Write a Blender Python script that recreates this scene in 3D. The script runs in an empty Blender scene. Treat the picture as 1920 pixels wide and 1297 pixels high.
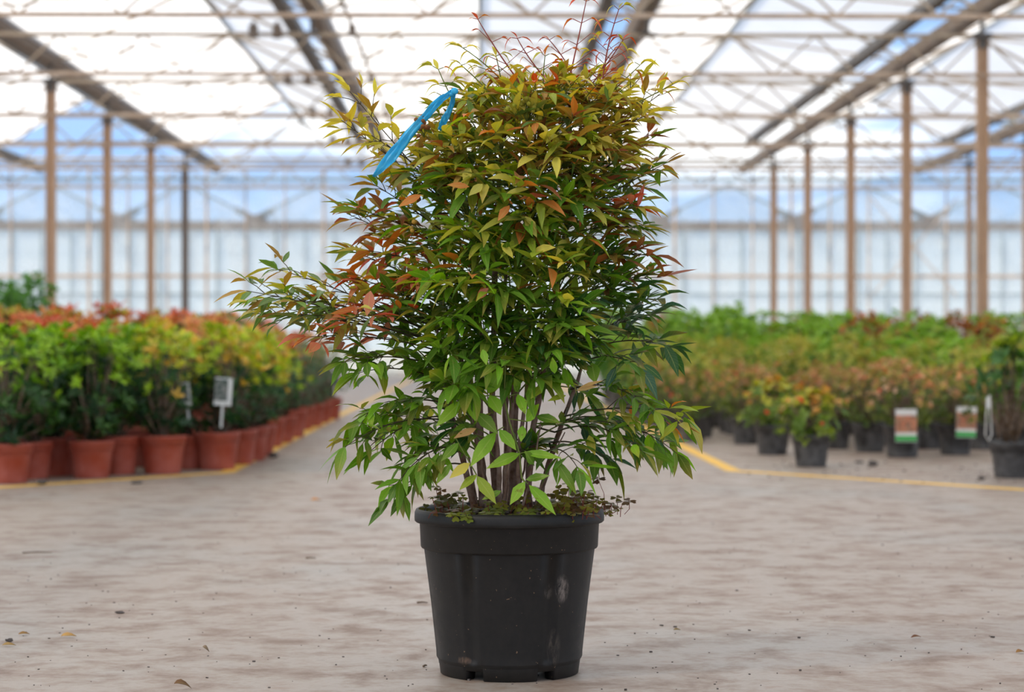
import bpy, math, random
from mathutils import Vector, Matrix, noise

R = random.Random(11)
SC = bpy.context.scene
COL = SC.collection
PI = math.pi

# ------------------------------------------------------------------ camera maths
CAM_H = 0.71
FPX = 4000.0
YAW = 0.015                       # camera turned slightly to the right of the aisle axis
def at(px, py, d):
    """point at depth d (metres in front of the lens) seen at photo pixel px,py"""
    xc = (px - 960.0) / FPX * d
    zc = (648.5 - py) / FPX * d
    c, s = math.cos(YAW), math.sin(YAW)
    return Vector((xc * c + d * s, -xc * s + d * c, CAM_H + zc))
def on_floor(px, py, z=0.0):
    d = FPX * (CAM_H - z) / (py - 648.5)
    p = at(px, py, d); p.z = z
    return p

# ------------------------------------------------------------------ mesh helpers
class MB:
    def __init__(self):
        self.v = []; self.f = []; self.c = []; self.uv = []; self.m = []; self.sm = []
        self.has_c = False
    def vert(self, p, c=None, uv=(0, 0)):
        self.v.append((p[0], p[1], p[2]))
        if c is not None: self.has_c = True
        self.c.append(c if c is not None else (1, 1, 1)); self.uv.append(uv)
        return len(self.v) - 1
    def face(self, idx, m=0, smooth=True):
        self.f.append(tuple(idx)); self.m.append(m); self.sm.append(smooth)
    def box(self, c, s, m=0, rot=None):
        o = []
        for dz in (-.5, .5):
            for dx, dy in ((-.5, -.5), (.5, -.5), (.5, .5), (-.5, .5)):
                p = Vector((dx * s[0], dy * s[1], dz * s[2]))
                if rot is not None: p = rot @ p
                o.append(self.vert(Vector(c) + p))
        a = o
        for q in ((a[3], a[2], a[1], a[0]), (a[4], a[5], a[6], a[7]), (a[0], a[1], a[5], a[4]),
                  (a[1], a[2], a[6], a[5]), (a[2], a[3], a[7], a[6]), (a[3], a[0], a[4], a[7])):
            self.face(q, m, False)
    def bar(self, a, b, w, h=None, m=0):
        a = Vector(a); b = Vector(b); h = h or w
        d = b - a; L = d.length
        q = d.to_track_quat('Y', 'Z').to_matrix()
        self.box((a + b) / 2, (w, L, h), m, q)
    def tube(self, pts, rad, n=6, m=0, col=None, cap=True):
        pts = [Vector(p) for p in pts]
        if not isinstance(rad, (list, tuple)): rad = [rad] * len(pts)
        rings = []
        up = Vector((0.13, 0.31, 0.94)).normalized()
        for i, p in enumerate(pts):
            t = (pts[min(i + 1, len(pts) - 1)] - pts[max(i - 1, 0)])
            if t.length < 1e-9: t = Vector((0, 0, 1))
            t.normalize()
            s = t.cross(up)
            if s.length < 1e-4: s = t.cross(Vector((1, 0, 0)))
            s.normalize(); u = s.cross(t)
            rings.append([self.vert(p + (s * math.cos(2 * PI * k / n) + u * math.sin(2 * PI * k / n)) * rad[i], col) for k in range(n)])
        for a, b in zip(rings, rings[1:]):
            for k in range(n):
                self.face((a[k], a[(k + 1) % n], b[(k + 1) % n], b[k]), m)
        if cap:
            self.face(rings[0][::-1], m); self.face(rings[-1], m)
    def lathe(self, prof, n=48, m=0, rfun=None, c=(0, 0, 0)):
        rings = []
        for r, z in prof:
            rr = []
            for k in range(n):
                a = 2 * PI * k / n
                q = rfun(a, r, z) if rfun else r
                rr.append(self.vert((c[0] + q * math.cos(a), c[1] + q * math.sin(a), c[2] + z)))
            rings.append(rr)
        for a, b in zip(rings, rings[1:]):
            for k in range(n):
                self.face((a[k], a[(k + 1) % n], b[(k + 1) % n], b[k]), m)
        return rings
    def ball(self, c, r, n=8, col=None, sq=(1, 1, 1)):
        c = Vector(c); rows = []
        st = max(4, n // 2 + 1)
        for i in range(1, st):
            th = PI * i / st
            rows.append([self.vert(c + Vector((r * sq[0] * math.sin(th) * math.cos(2 * PI * k / n), r * sq[1] * math.sin(th) * math.sin(2 * PI * k / n), r * sq[2] * math.cos(th))), col) for k in range(n)])
        t = self.vert(c + Vector((0, 0, r * sq[2])), col); b = self.vert(c - Vector((0, 0, r * sq[2])), col)
        for k in range(n):
            self.face((t, rows[0][k], rows[0][(k + 1) % n])); self.face((b, rows[-1][(k + 1) % n], rows[-1][k]))
        for a, d in zip(rows, rows[1:]):
            for k in range(n): self.face((a[k], d[k], d[(k + 1) % n], a[(k + 1) % n]))
    def mesh(self, name, mats):
        me = bpy.data.meshes.new(name)
        me.from_pydata(self.v, [], self.f)
        for mt in (mats if isinstance(mats, (list, tuple)) else [mats]): me.materials.append(mt)
        me.polygons.foreach_set('material_index', self.m)
        me.polygons.foreach_set('use_smooth', self.sm)
        if self.has_c:
            ca = me.color_attributes.new('tint', 'FLOAT_COLOR', 'POINT')
            flat = []
            for c in self.c: flat.extend((c[0], c[1], c[2], 1.0))
            ca.data.foreach_set('color', flat)
            ul = me.uv_layers.new(name='UVMap')
            li = [0] * len(me.loops); me.loops.foreach_get('vertex_index', li)
            fl = []
            for i in li: fl.extend(self.uv[i])
            ul.data.foreach_set('uv', fl)
        me.update()
        return me
    def build(self, name, mats, parent=None):
        return link(name, self.mesh(name, mats), parent)

def link(name, data, parent=None, loc=None):
    o = bpy.data.objects.new(name, data); COL.objects.link(o)
    if parent is not None: o.parent = parent
    if loc is not None: o.location = loc
    return o
def tag(o, label=None, cat=None, group=None, kind=None):
    if label: o['label'] = label
    if cat: o['category'] = cat
    if group: o['group'] = group
    if kind: o['kind'] = kind
    return o
def empty(name, loc=(0, 0, 0), rz=0.0):
    o = link(name, None, None, loc); o.rotation_euler = (0, 0, rz); o.empty_display_size = .1
    return o
def S2L(c):
    return tuple(((x / 255.0) / 12.92 if x / 255.0 <= .04045 else ((x / 255.0 + .055) / 1.055) ** 2.4) for x in c)
def lerp(a, b, t): return tuple(x + (y - x) * t for x, y in zip(a, b))

# ------------------------------------------------------------------ materials
def new_mat(name):
    m = bpy.data.materials.new(name); m.use_nodes = True
    nt = m.node_tree; nt.nodes.clear()
    out = nt.nodes.new('ShaderNodeOutputMaterial')
    return m, nt, out
def ramp(nt, fac, stops):
    r = nt.nodes.new('ShaderNodeValToRGB')
    e = r.color_ramp.elements
    while len(e) < len(stops): e.new(0.5)
    for i, (p, c) in enumerate(stops):
        e[i].position = p; e[i].color = (c[0], c[1], c[2], 1)
    nt.links.new(fac, r.inputs[0]); return r.outputs[0]
def noise_n(nt, scale, detail=4, rough=.55, vec=None, dist=0.0, coord='Object', sc=None):
    if vec is None:
        tc = nt.nodes.new('ShaderNodeTexCoord'); vec = tc.outputs[coord]
    if sc:
        mp = nt.nodes.new('ShaderNodeMapping'); mp.inputs['Scale'].default_value = sc
        nt.links.new(vec, mp.inputs[0]); vec = mp.outputs[0]
    n = nt.nodes.new('ShaderNodeTexNoise')
    n.inputs['Scale'].default_value = scale; n.inputs['Detail'].default_value = detail
    n.inputs['Roughness'].default_value = rough; n.inputs['Distortion'].default_value = dist
    nt.links.new(vec, n.inputs['Vector']); return n.outputs['Fac']
def mixc(nt, fac, a, b, mode='MIX'):
    m = nt.nodes.new('ShaderNodeMix'); m.data_type = 'RGBA'; m.blend_type = mode
    for s, v in ((m.inputs[0], fac), (m.inputs[6], a), (m.inputs[7], b)):
        if isinstance(v, (int, float)): s.default_value = v
        elif isinstance(v, tuple): s.default_value = (v[0], v[1], v[2], 1)
        else: nt.links.new(v, s)
    return m.outputs[2]
def math_n(nt, op, a, b=None, c=None, clamp=False):
    m = nt.nodes.new('ShaderNodeMath'); m.operation = op; m.use_clamp = clamp
    for i, v in enumerate((a, b, c)):
        if v is None: continue
        if isinstance(v, (int, float)): m.inputs[i].default_value = v
        else: nt.links.new(v, m.inputs[i])
    return m.outputs[0]
def principled(nt, out, col=None, rough=.5, spec=.5, metal=0.0):
    b = nt.nodes.new('ShaderNodeBsdfPrincipled')
    if col is not None:
        if isinstance(col, tuple): b.inputs['Base Color'].default_value = (col[0], col[1], col[2], 1)
        else: nt.links.new(col, b.inputs['Base Color'])
    if isinstance(rough, (int, float)): b.inputs['Roughness'].default_value = rough
    else: nt.links.new(rough, b.inputs['Roughness'])
    b.inputs['Specular IOR Level'].default_value = spec; b.inputs['Metallic'].default_value = metal
    nt.links.new(b.outputs[0], out.inputs[0]); return b
def bump(nt, b, h, strength=.3, dist=.01):
    n = nt.nodes.new('ShaderNodeBump'); n.inputs['Strength'].default_value = strength; n.inputs['Distance'].default_value = dist
    nt.links.new(h, n.inputs['Height']); nt.links.new(n.outputs[0], b.inputs['Normal'])

def simple(name, rgb, rough=.6, spec=.4, var=.25, scale=12, metal=0.0):
    m, nt, out = new_mat(name); c = S2L(rgb)
    n = noise_n(nt, scale, 5)
    col = ramp(nt, n, [(.3, lerp(c, (0, 0, 0), var)), (.7, lerp(c, (1, 1, 1), var * .35))])
    principled(nt, out, col, rough, spec, metal); return m

def leaf_mat(name, trans=.35, rough=.42, spec=.35, rib=.25):
    m, nt, out = new_mat(name)
    a = nt.nodes.new('ShaderNodeAttribute'); a.attribute_name = 'tint'
    col = a.outputs['Color']
    if rib > 0:
        uv = nt.nodes.new('ShaderNodeUVMap'); uv.uv_map = 'UVMap'
        sx = nt.nodes.new('ShaderNodeSeparateXYZ'); nt.links.new(uv.outputs[0], sx.inputs[0])
        d = math_n(nt, 'ABSOLUTE', math_n(nt, 'SUBTRACT', sx.outputs[0], .5))
        ribf = math_n(nt, 'MULTIPLY', math_n(nt, 'LESS_THAN', d, .045), rib)
        vn = math_n(nt, 'SINE', math_n(nt, 'MULTIPLY', math_n(nt, 'SUBTRACT', sx.outputs[1], math_n(nt, 'MULTIPLY', d, .35)), 60.0))
        vf = math_n(nt, 'MULTIPLY', math_n(nt, 'GREATER_THAN', vn, .8), rib * .25)
        col = mixc(nt, math_n(nt, 'MAXIMUM', ribf, vf), col, S2L((200, 205, 120)))
        sp = noise_n(nt, 55, 3)
        col = mixc(nt, math_n(nt, 'MULTIPLY', math_n(nt, 'GREATER_THAN', sp, .68), .45), col, S2L((120, 75, 35)))
    b = nt.nodes.new('ShaderNodeBsdfPrincipled')
    nt.links.new(col, b.inputs['Base Color']); b.inputs['Roughness'].default_value = rough
    b.inputs['Specular IOR Level'].default_value = spec
    t = nt.nodes.new('ShaderNodeBsdfTranslucent')
    hs = nt.nodes.new('ShaderNodeHueSaturation'); hs.inputs['Saturation'].default_value = 1.15; hs.inputs['Value'].default_value = 1.25
    nt.links.new(col, hs.inputs['Color']); nt.links.new(hs.outputs[0], t.inputs['Color'])
    mx = nt.nodes.new('ShaderNodeMixShader'); mx.inputs[0].default_value = trans
    nt.links.new(b.outputs[0], mx.inputs[1]); nt.links.new(t.outputs[0], mx.inputs[2])
    nt.links.new(mx.outputs[0], out.inputs[0]); return m

def floor_mat():
    m, nt, out = new_mat('worn concrete')
    tc = nt.nodes.new('ShaderNodeTexCoord'); v = tc.outputs['Object']
    big = noise_n(nt, .55, 5, .6, v, .2)
    mid = noise_n(nt, 5.5, 8, .7, v, .15)
    fine = noise_n(nt, 26, 6, .7, v)
    c1 = ramp(nt, mid, [(.36, S2L((136, 117, 104))), (.47, S2L((160, 147, 136))), (.57, S2L((172, 165, 158))), (.68, S2L((152, 132, 116)))])
    c2 = ramp(nt, big, [(.35, S2L((218, 204, 194))), (.5, S2L((230, 222, 216))), (.65, S2L((220, 224, 226)))])
    col = mixc(nt, .75, c1, c2, 'MULTIPLY')
    tr = noise_n(nt, 1.0, 5, .6, v, .3, sc=(3.2, .22, 1))       # faint wheel tracks along the aisle
    col = mixc(nt, math_n(nt, 'MULTIPLY', math_n(nt, 'SUBTRACT', tr, .5, clamp=True), 1.1, clamp=True), col, S2L((150, 128, 112)))
    col = mixc(nt, math_n(nt, 'MULTIPLY', math_n(nt, 'SUBTRACT', fine, .57, clamp=True), 2.2, clamp=True), col, S2L((120, 104, 96)))
    st = noise_n(nt, 12, 6, .65, v, .3, sc=(1, 1.6, 1))
    col = mixc(nt, math_n(nt, 'MULTIPLY', math_n(nt, 'GREATER_THAN', st, .69), .4), col, S2L((110, 92, 82)))
    rg = ramp(nt, mid, [(.3, (.62,) * 3), (.6, (.42,) * 3)])
    b = principled(nt, out, col, rg, .45)
    bump(nt, b, fine, .25, .004)
    return m

def steel_mat(name, rgb, rust=.5):
    m, nt, out = new_mat(name); c = S2L(rgb)
    n = noise_n(nt, 2.2, 6, .65, sc=(4, 4, .7))
    n2 = noise_n(nt, 9, 5)
    col = ramp(nt, n, [(.35, lerp(c, S2L((120, 85, 60)), rust)), (.55, c), (.75, lerp(c, (1, 1, 1), .12))])
    col = mixc(nt, math_n(nt, 'MULTIPLY', n2, .25), col, S2L((150, 120, 95)))
    principled(nt, out, col, .6, .4); return m

def roof_mat():
    """whitewashed greenhouse glass"""
    m, nt, out = new_mat('whitewashed glass')
    n = noise_n(nt, .8, 4, .6)
    col = ramp(nt, n, [(.3, (.84, .85, .87)), (.7, (.94, .94, .94))])
    t = nt.nodes.new('ShaderNodeBsdfTranslucent'); nt.links.new(col, t.inputs[0])
    d = nt.nodes.new('ShaderNodeBsdfDiffuse'); nt.links.new(col, d.inputs[0])
    tr = nt.nodes.new('ShaderNodeBsdfTransparent')
    a = nt.nodes.new('ShaderNodeMixShader'); a.inputs[0].default_value = .2
    nt.links.new(t.outputs[0], a.inputs[1]); nt.links.new(d.outputs[0], a.inputs[2])
    b = nt.nodes.new('ShaderNodeMixShader'); b.inputs[0].default_value = .12
    nt.links.new(a.outputs[0], b.inputs[1]); nt.links.new(tr.outputs[0], b.inputs[2])
    nt.links.new(b.outputs[0], out.inputs[0]); return m

def glass_mat(name, white=.3, tint=(.9, .95, .97), gloss=.06, streak=True, spread=.16):
    m, nt, out = new_mat(name)
    tr = nt.nodes.new('ShaderNodeBsdfTransparent'); tr.inputs[0].default_value = (*tint, 1)
    t = nt.nodes.new('ShaderNodeBsdfTranslucent'); t.inputs[0].default_value = (.86, .9, .92, 1)
    d = nt.nodes.new('ShaderNodeBsdfDiffuse'); d.inputs[0].default_value = (.84, .88, .9, 1)
    td = nt.nodes.new('ShaderNodeMixShader'); td.inputs[0].default_value = .5
    nt.links.new(t.outputs[0], td.inputs[1]); nt.links.new(d.outputs[0], td.inputs[2])
    a = nt.nodes.new('ShaderNodeMixShader')
    if streak:
        n = noise_n(nt, .9, 4, .6, sc=(1.6, 1, .7))
        f = ramp(nt, n, [(.3, (max(white - spread, 0),) * 3), (.7, (min(white + spread, 1),) * 3)])
        nt.links.new(f, a.inputs[0])
    else: a.inputs[0].default_value = white
    nt.links.new(tr.outputs[0], a.inputs[1]); nt.links.new(td.outputs[0], a.inputs[2])
    g = nt.nodes.new('ShaderNodeBsdfGlossy'); g.inputs['Roughness'].default_value = .08
    b = nt.nodes.new('ShaderNodeMixShader'); b.inputs[0].default_value = gloss
    nt.links.new(a.outputs[0], b.inputs[1]); nt.links.new(g.outputs[0], b.inputs[2])
    nt.links.new(b.outputs[0], out.inputs[0]); return m

def black_pot_mat():
    m, nt, out = new_mat('black nursery plastic')
    tc = nt.nodes.new('ShaderNodeTexCoord'); v = tc.outputs['Object']
    n = noise_n(nt, 40, 6, .7, v)
    dust = noise_n(nt, 4, 5, .7, v, .5)
    col = ramp(nt, n, [(.35, S2L((23, 22, 21))), (.7, S2L((32, 30, 28)))])
    col = mixc(nt, math_n(nt, 'MULTIPLY', math_n(nt, 'SUBTRACT', dust, .5, clamp=True), 1.0, clamp=True), col, S2L((72, 64, 58)))
    sp = noise_n(nt, 130, 2, .5, v)
    col = mixc(nt, math_n(nt, 'MULTIPLY', math_n(nt, 'GREATER_THAN', sp, .74), .55), col, S2L((150, 120, 95)))
    # scuffs on the front of the big pot
    def scuff(cx, cz, rx, rz, amt, rgb, col, sx=120):
        sxyz = nt.nodes.new('ShaderNodeSeparateXYZ'); nt.links.new(v, sxyz.inputs[0])
        dx = math_n(nt, 'DIVIDE', math_n(nt, 'SUBTRACT', sxyz.outputs[0], cx), rx)
        dz = math_n(nt, 'DIVIDE', math_n(nt, 'SUBTRACT', sxyz.outputs[2], cz), rz)
        r = math_n(nt, 'ADD', math_n(nt, 'MULTIPLY', dx, dx), math_n(nt, 'MULTIPLY', dz, dz))
        k = math_n(nt, 'SUBTRACT', 1.0, r, clamp=True)
        front = math_n(nt, 'LESS_THAN', sxyz.outputs[1], -.05)
        nn = noise_n(nt, 1, 6, .75, v, .4, sc=(sx, sx, sx * .35))
        k = math_n(nt, 'MULTIPLY', math_n(nt, 'MULTIPLY', k, front), math_n(nt, 'MULTIPLY', math_n(nt, 'SUBTRACT', nn, .42, clamp=True), 5.0, clamp=True))
        return mixc(nt, math_n(nt, 'MULTIPLY', k, amt), col, S2L(rgb))
    col = scuff(.110, .196, .016, .034, .8, (150, 138, 130), col)
    col = scuff(.080, .192, .010, .018, .45, (130, 120, 112), col)
    col = scuff(.092, .070, .016, .045, .5, (120, 108, 98), col, 60)
    col = scuff(-.098, .043, .018, .010, .6, (150, 120, 100), col, 90)
    rg = ramp(nt, dust, [(.3, (.4,) * 3), (.65, (.6,) * 3)])
    b = principled(nt, out, col, rg, .35)
    bump(nt, b, n, .08, .002); return m

M = {}
M['leaf'] = leaf_mat('nandina leaf')
M['bgleaf'] = leaf_mat('shrub leaf', .3, .4, .4, 0)
M['petal'] = leaf_mat('flower petal', .4, .6, .2, 0)
M['floor'] = floor_mat()
M['bed'] = M['floor']
M['black'] = black_pot_mat()
M['black2'] = simple('dull black plastic', (34, 32, 32), .5, .45, .3, 15)
M['terra'] = simple('terracotta coloured plastic', (172, 70, 44), .5, .4, .18, 9)
M['soil'] = simple('bark compost', (84, 60, 44), .95, .1, .55, 60)
M['cane'] = simple('brown cane bark', (124, 82, 60), .8, .2, .45, 40)
M['twig'] = leaf_mat('young twig', .1, .5, .3, 0)
M['wood'] = simple('woody stem', (110, 82, 50), .8, .2, .4, 30)
M['steel'] = steel_mat('galvanised beige steel', (196, 176, 158), .3)
M['truss'] = steel_mat('pale steel tube', (178, 164, 146), .25)
M['column'] = steel_mat('weathered column steel', (196, 164, 136), .35)
M['gutter'] = steel_mat('grey gutter steel', (112, 104, 98), .3)
M['dark'] = simple('dark grey steel', (88, 84, 82), .6, .4, .3, 6)
M['teal'] = simple('grey green aluminium', (134, 148, 152), .5, .5, .2, 6)
M['roof'] = roof_mat()
M['clear'] = glass_mat('clear roof glass', .06, (.95, .98, 1.0), .03, False)
M['wallglass'] = glass_mat('dusty wall glass', .2)
M['farglass'] = glass_mat('chalky glass', .72, (.8, .86, .88), .03, True, .2)
M['fargable'] = glass_mat('clear gable glass', .16, (.86, .92, .97), .05)
M['yellow'] = None

def line_mat():
    m, nt, out = new_mat('worn yellow paint')
    n = noise_n(nt, 9, 6, .7)
    col = ramp(nt, n, [(.3, S2L((196, 160, 90))), (.5, S2L((230, 182, 74))), (.75, S2L((238, 196, 96)))])
    principled(nt, out, col, .6, .3); return m
M['yellow'] = line_mat()

def ribbon_mat():
    m, nt, out = new_mat('blue plastic film')
    n = noise_n(nt, 30, 4)
    col = ramp(nt, n, [(.3, S2L((24, 194, 248))), (.7, S2L((96, 222, 255)))])
    b = nt.nodes.new('ShaderNodeBsdfPrincipled'); nt.links.new(col, b.inputs['Base Color'])
    b.inputs['Roughness'].default_value = .25
    t = nt.nodes.new('ShaderNodeBsdfTranslucent'); nt.links.new(col, t.inputs[0])
    mx = nt.nodes.new('ShaderNodeMixShader'); mx.inputs[0].default_value = .45
    nt.links.new(b.outputs[0], mx.inputs[1]); nt.links.new(t.outputs[0], mx.inputs[2]); nt.links.new(mx.outputs[0], out.inputs[0])
    return m
M['ribbon'] = ribbon_mat()
def picture_mat(name, cols, scale):
    m, nt, out = new_mat(name)
    n = noise_n(nt, scale, 3, .6, dist=1.0)
    k = len(cols)
    col = ramp(nt, n, [(.3 + .4 * i / (k - 1), S2L(c)) for i, c in enumerate(cols)])
    principled(nt, out, col, .35, .5); return m
M['pic_orange'] = picture_mat('printed flower picture', [(96, 70, 58), (214, 112, 66), (180, 140, 108), (110, 70, 52), (230, 160, 120)], 34)
M['pic_green'] = picture_mat('printed dark leaf picture', [(20, 48, 38), (36, 66, 54), (128, 128, 124), (34, 62, 48)], 38)
M['white'] = simple('white card', (228, 226, 220), .5, .4, .08, 9)
M['tagwhite'] = simple('white tag plastic', (212, 216, 214), .4, .4, .1, 9)
M['taggreen'] = simple('green printed band', (46, 172, 70), .45, .4, .1, 9)
M['dry'] = leaf_mat('dry leaf', .2, .7, .15, .2)
M['crumb'] = simple('soil crumb', (66, 52, 44), .95, .1, .4, 90)

# ------------------------------------------------------------------ world, sun, camera
def world():
    w = bpy.data.worlds.new('sky'); SC.world = w; w.use_nodes = True
    nt = w.node_tree; nt.nodes.clear()
    out = nt.nodes.new('ShaderNodeOutputWorld'); bg = nt.nodes.new('ShaderNodeBackground')
    tc = nt.nodes.new('ShaderNodeTexCoord')
    sx = nt.nodes.new('ShaderNodeSeparateXYZ'); nt.links.new(tc.outputs['Generated'], sx.inputs[0])
    blue = ramp(nt, sx.outputs[2], [(0, (.72, .74, .76)), (.04, (.58, .66, .77)), (.08, (.27, .44, .72)), (.2, (.26, .42, .68)), (.45, (.36, .42, .52)), (1, (.36, .41, .50))])
    n = noise_n(nt, 3.2, 6, .55, tc.outputs['Generated'], .6, sc=(1, 1, 4.5))
    cl = ramp(nt, n, [(.50, (0, 0, 0)), (.64, (1, 1, 1))])
    col = mixc(nt, cl, blue, (1.0, 1.0, 1.0))
    nt.links.new(col, bg.inputs[0]); bg.inputs[1].default_value = 1.0
    nt.links.new(bg.outputs[0], out.inputs[0])
world()
sun = bpy.data.lights.new('sun', 'SUN'); sun.energy = 3.4; sun.angle = math.radians(1.5); sun.color = (1, .90, .76)
so = link('sun', sun)
sd = Vector((.67, .36, -.65)).normalized()          # from behind left, high
so.rotation_euler = sd.to_track_quat('-Z', 'Y').to_euler()

cam = bpy.data.cameras.new('camera'); cam.lens = 75.0; cam.sensor_width = 36.0
cam.clip_start = .05; cam.clip_end = 400
cam.dof.use_dof = True; cam.dof.focus_distance = 4.5; cam.dof.aperture_fstop = 4.0
co = link('camera', cam, None, (0, 0, CAM_H)); co.rotation_euler = (PI / 2, 0, -YAW); SC.camera = co
SC.view_settings.view_transform = 'Standard'; SC.view_settings.look = 'None'
SC.view_settings.exposure = 0.74; SC.view_settings.gamma = 1.0; SC.view_settings.use_curve_mapping = False

# ------------------------------------------------------------------ setting: floor and lines
def struct(o): o['kind'] = 'structure'; return o
mb = MB(); mb.box((0, 19, -.05), (40, 66, .1)); struct(mb.build('floor', M['floor']))
g = MB(); g.box((0, 90, -.12), (160, 80, .1)); struct(g.build('ground', simple('gravel ground', (150, 146, 136), .95, .1, .3, 3)))

def strip(pts, w, z, name, label):
    """painted line following the ground points"""
    m = MB(); pts = [Vector((p[0], p[1], 0)) for p in pts]
    L = []; Rr = []
    for i, p in enumerate(pts):
        a = (pts[i] - pts[i - 1]).normalized() if i else (pts[1] - pts[0]).normalized()
        b = (pts[i + 1] - pts[i]).normalized() if i < len(pts) - 1 else a
        t = (a + b).normalized(); s = Vector((-t.y, t.x, 0)); k = w / 2 / max(.3, s.dot(Vector((-a.y, a.x, 0))))
        L.append(p + s * k); Rr.append(p - s * k)
    top = [(m.vert((l.x, l.y, z)), m.vert((r.x, r.y, z))) for l, r in zip(L, Rr)]
    bot = [(m.vert((l.x, l.y, .0)), m.vert((r.x, r.y, .0))) for l, r in zip(L, Rr)]
    for (a, b), (c, d) in zip(top, top[1:]): m.face((a, b, d, c), 0, False)
    for (a, b), (c, d), (e, f), (h, k) in zip(top, top[1:], bot, bot[1:]):
        m.face((a, c, h, e), 0, False); m.face((b, f, k, d), 0, False)
    o = m.build(name, M['yellow']); struct(o); o['label'] = label; return o
strip([(-3.6, 9.2), (-2.27, 10.92), (-1.42, 12.0), (-1.44, 24), (-1.44, 46)], .085, .002, 'floor_marking', 'yellow painted line along the front of the terracotta pots and up the aisle')
strip([(4.0, 8.9), (2.69, 10.5), (1.44, 12.12), (1.42, 24), (1.42, 46)], .085, .002, 'floor_marking', 'yellow painted line in front of the black pots and up the aisle')

# ------------------------------------------------------------------ setting: glasshouse frame
BAY = 4.826; Y0 = 27.1
SPAN = 4.267
GX = [-14.93, -10.67, -6.4, -2.13, 2.13, 6.4, 10.67, 14.93]
ZG = CAM_H + 4.30; ZR = CAM_H + 5.40            # eaves and ridge height of the glass
YA, YB = -9.0, Y0 + 4 * BAY + .4                # whitewashed roof from behind the camera to the last column row
YW = 52.0                                       # back wall
ceiling = struct(empty('ceiling'))
def sheet(p, q, y0, y1, th, mat, name):
    """roof sheet running along Y between eaves point p and ridge point q (x,z)"""
    m = MB()
    a = [m.vert((p[0], y0, p[1])), m.vert((q[0], y0, q[1])), m.vert((q[0], y1, q[1])), m.vert((p[0], y1, p[1]))]
    m.face(a, 0, False)
    return m.build(name, mat, ceiling)
for i in range(len(GX) - 1):
    g0, g1 = GX[i], GX[i + 1]; rx = (g0 + g1) / 2
    fr = .45 / (g1 - rx)                         # clear strip at the foot of the slope that falls to the right
    ex = g1 - .45; ez = ZG + (ZR - ZG) * fr
    sheet((g0 + .1, ZG), (rx, ZR), YA, YB, .02, M['roof'], 'whitewashed_roof_slope')
    sheet((ex, ez), (rx, ZR), YA, YB, .02, M['roof'], 'whitewashed_roof_slope')
    sheet((g1 - .1, ZG + .03), (ex, ez), YA, YB, .02, M['clear'], 'clear_roof_strip')
    sheet((g0 + .1, ZG), (rx, ZR), YB, YW, .02, M['clear'], 'clear_roof_slope')
    sheet((g1 - .1, ZG), (rx, ZR), YB, YW, .02, M['clear'], 'clear_roof_slope')
    b = MB(); b.bar((rx, YA, ZR), (rx, YW, ZR), .06, .08); b.build('ridge_bar', M['teal'], ceiling)
    b = MB(); b.box((ex - .03, (YA + YB) / 2, ez - .05), (.16, YB - YA, .13)); b.build('vent_edge_bar', M['dark'], ceiling)
    for k in range(-2, 6):
        y = Y0 + k * BAY
        if y > YW: continue
        b = MB(); b.bar((g0, y, ZG - .03), (rx, y, ZR - .04), .045); b.bar((rx, y, ZR - .04), (g1, y, ZG - .03), .045)
        b.build('rafter', M['truss'], ceiling)
        if k < 4 and -12 < rx < 12:
            b = MB(); b.bar((g0 + .1, y, ZG - .02), (rx, y + BAY, ZR - .06), .034); b.build('wind_brace', M['truss'], ceiling)
            b = MB(); b.bar((g1 - .1, y, ZG - .02), (rx, y + BAY, ZR - .06), .034); b.build('wind_brace', M['truss'], ceiling)
for gx in GX:
    m = MB(); w, h = .13, .17; z = ZG - .1
    pr = [(-w, z + h), (-w * .55, z), (w * .55, z), (w, z + h)]
    th = .012
    out = pr; inn = [(x * .9, zz + th) for x, zz in pr]
    ring0 = [m.vert((gx + x, YA, zz)) for x, zz in out + inn[::-1]]; ring1 = [m.vert((gx + x, YW, zz)) for x, zz in out + inn[::-1]]
    n = len(ring0)
    for k in range(n): m.face((ring0[k], ring0[(k + 1) % n], ring1[(k + 1) % n], ring1[k]), 0, False)
    m.face(ring0[::-1], 0, False); m.face(ring1, 0, False)
    struct(m.build('gutter', M['gutter']))['label'] = 'grey roof gutter running away along the glasshouse'

# trusses: three 12.8 m lattice girders per column row
def make_truss(x0, x1, y):
    t = struct(empty('roof_truss', (0, y, 0)))
    t['label'] = 'pale steel lattice girder crossing under the roof'
    zb, zt = CAM_H + 3.45, CAM_H + 3.95
    b = MB(); b.bar((x0, 0, zb), (x1, 0, zb), .045, .05); b.build('bottom_chord', M['steel'], t)
    b = MB(); b.bar((x0, 0, zt), (x1, 0, zt), .045, .05); b.build('top_chord', M['truss'], t)
    b = MB(); n = int(round((x1 - x0) / 1.0667)); s = (x1 - x0) / n
    for i in range(n):
        xa = x0 + i * s
        b.bar((xa, 0, zt), (xa + s / 2, 0, zb), .026); b.bar((xa + s / 2, 0, zb), (xa + s, 0, zt), .026)
    b.build('lattice', M['truss'], t)
    for gx in GX:
        if x0 - .01 <= gx <= x1 - .01:
            b = MB(); b.bar((gx, 0, zt), (gx, 0, ZG - .1), .05); b.box((gx, 0, zt + .02), (.22, .09, .03)); b.build('gutter_post', M['dark'], t)
    if x0 < 0 < x1:
        for xx in (-2.87, -2.57):
            b = MB(); b.box((xx, -.03, CAM_H + 3.98), (.11, .12, .16)); b.box((xx, -.03, CAM_H + 4.08), (.05, .06, .06)); b.build('drive_block', M['gutter'], t)
        b = MB(); b.box((-1.62, 0, CAM_H + 4.0), (.09, .1, .14)); b.build('pipe_bracket', M['gutter'], t)
for k in range(-1, 5):
    y = Y0 + k * BAY
    for x0, x1 in ((-19.2, -6.4), (-6.4, 6.4), (6.4, 19.2)): make_truss(x0, x1, y)
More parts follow.
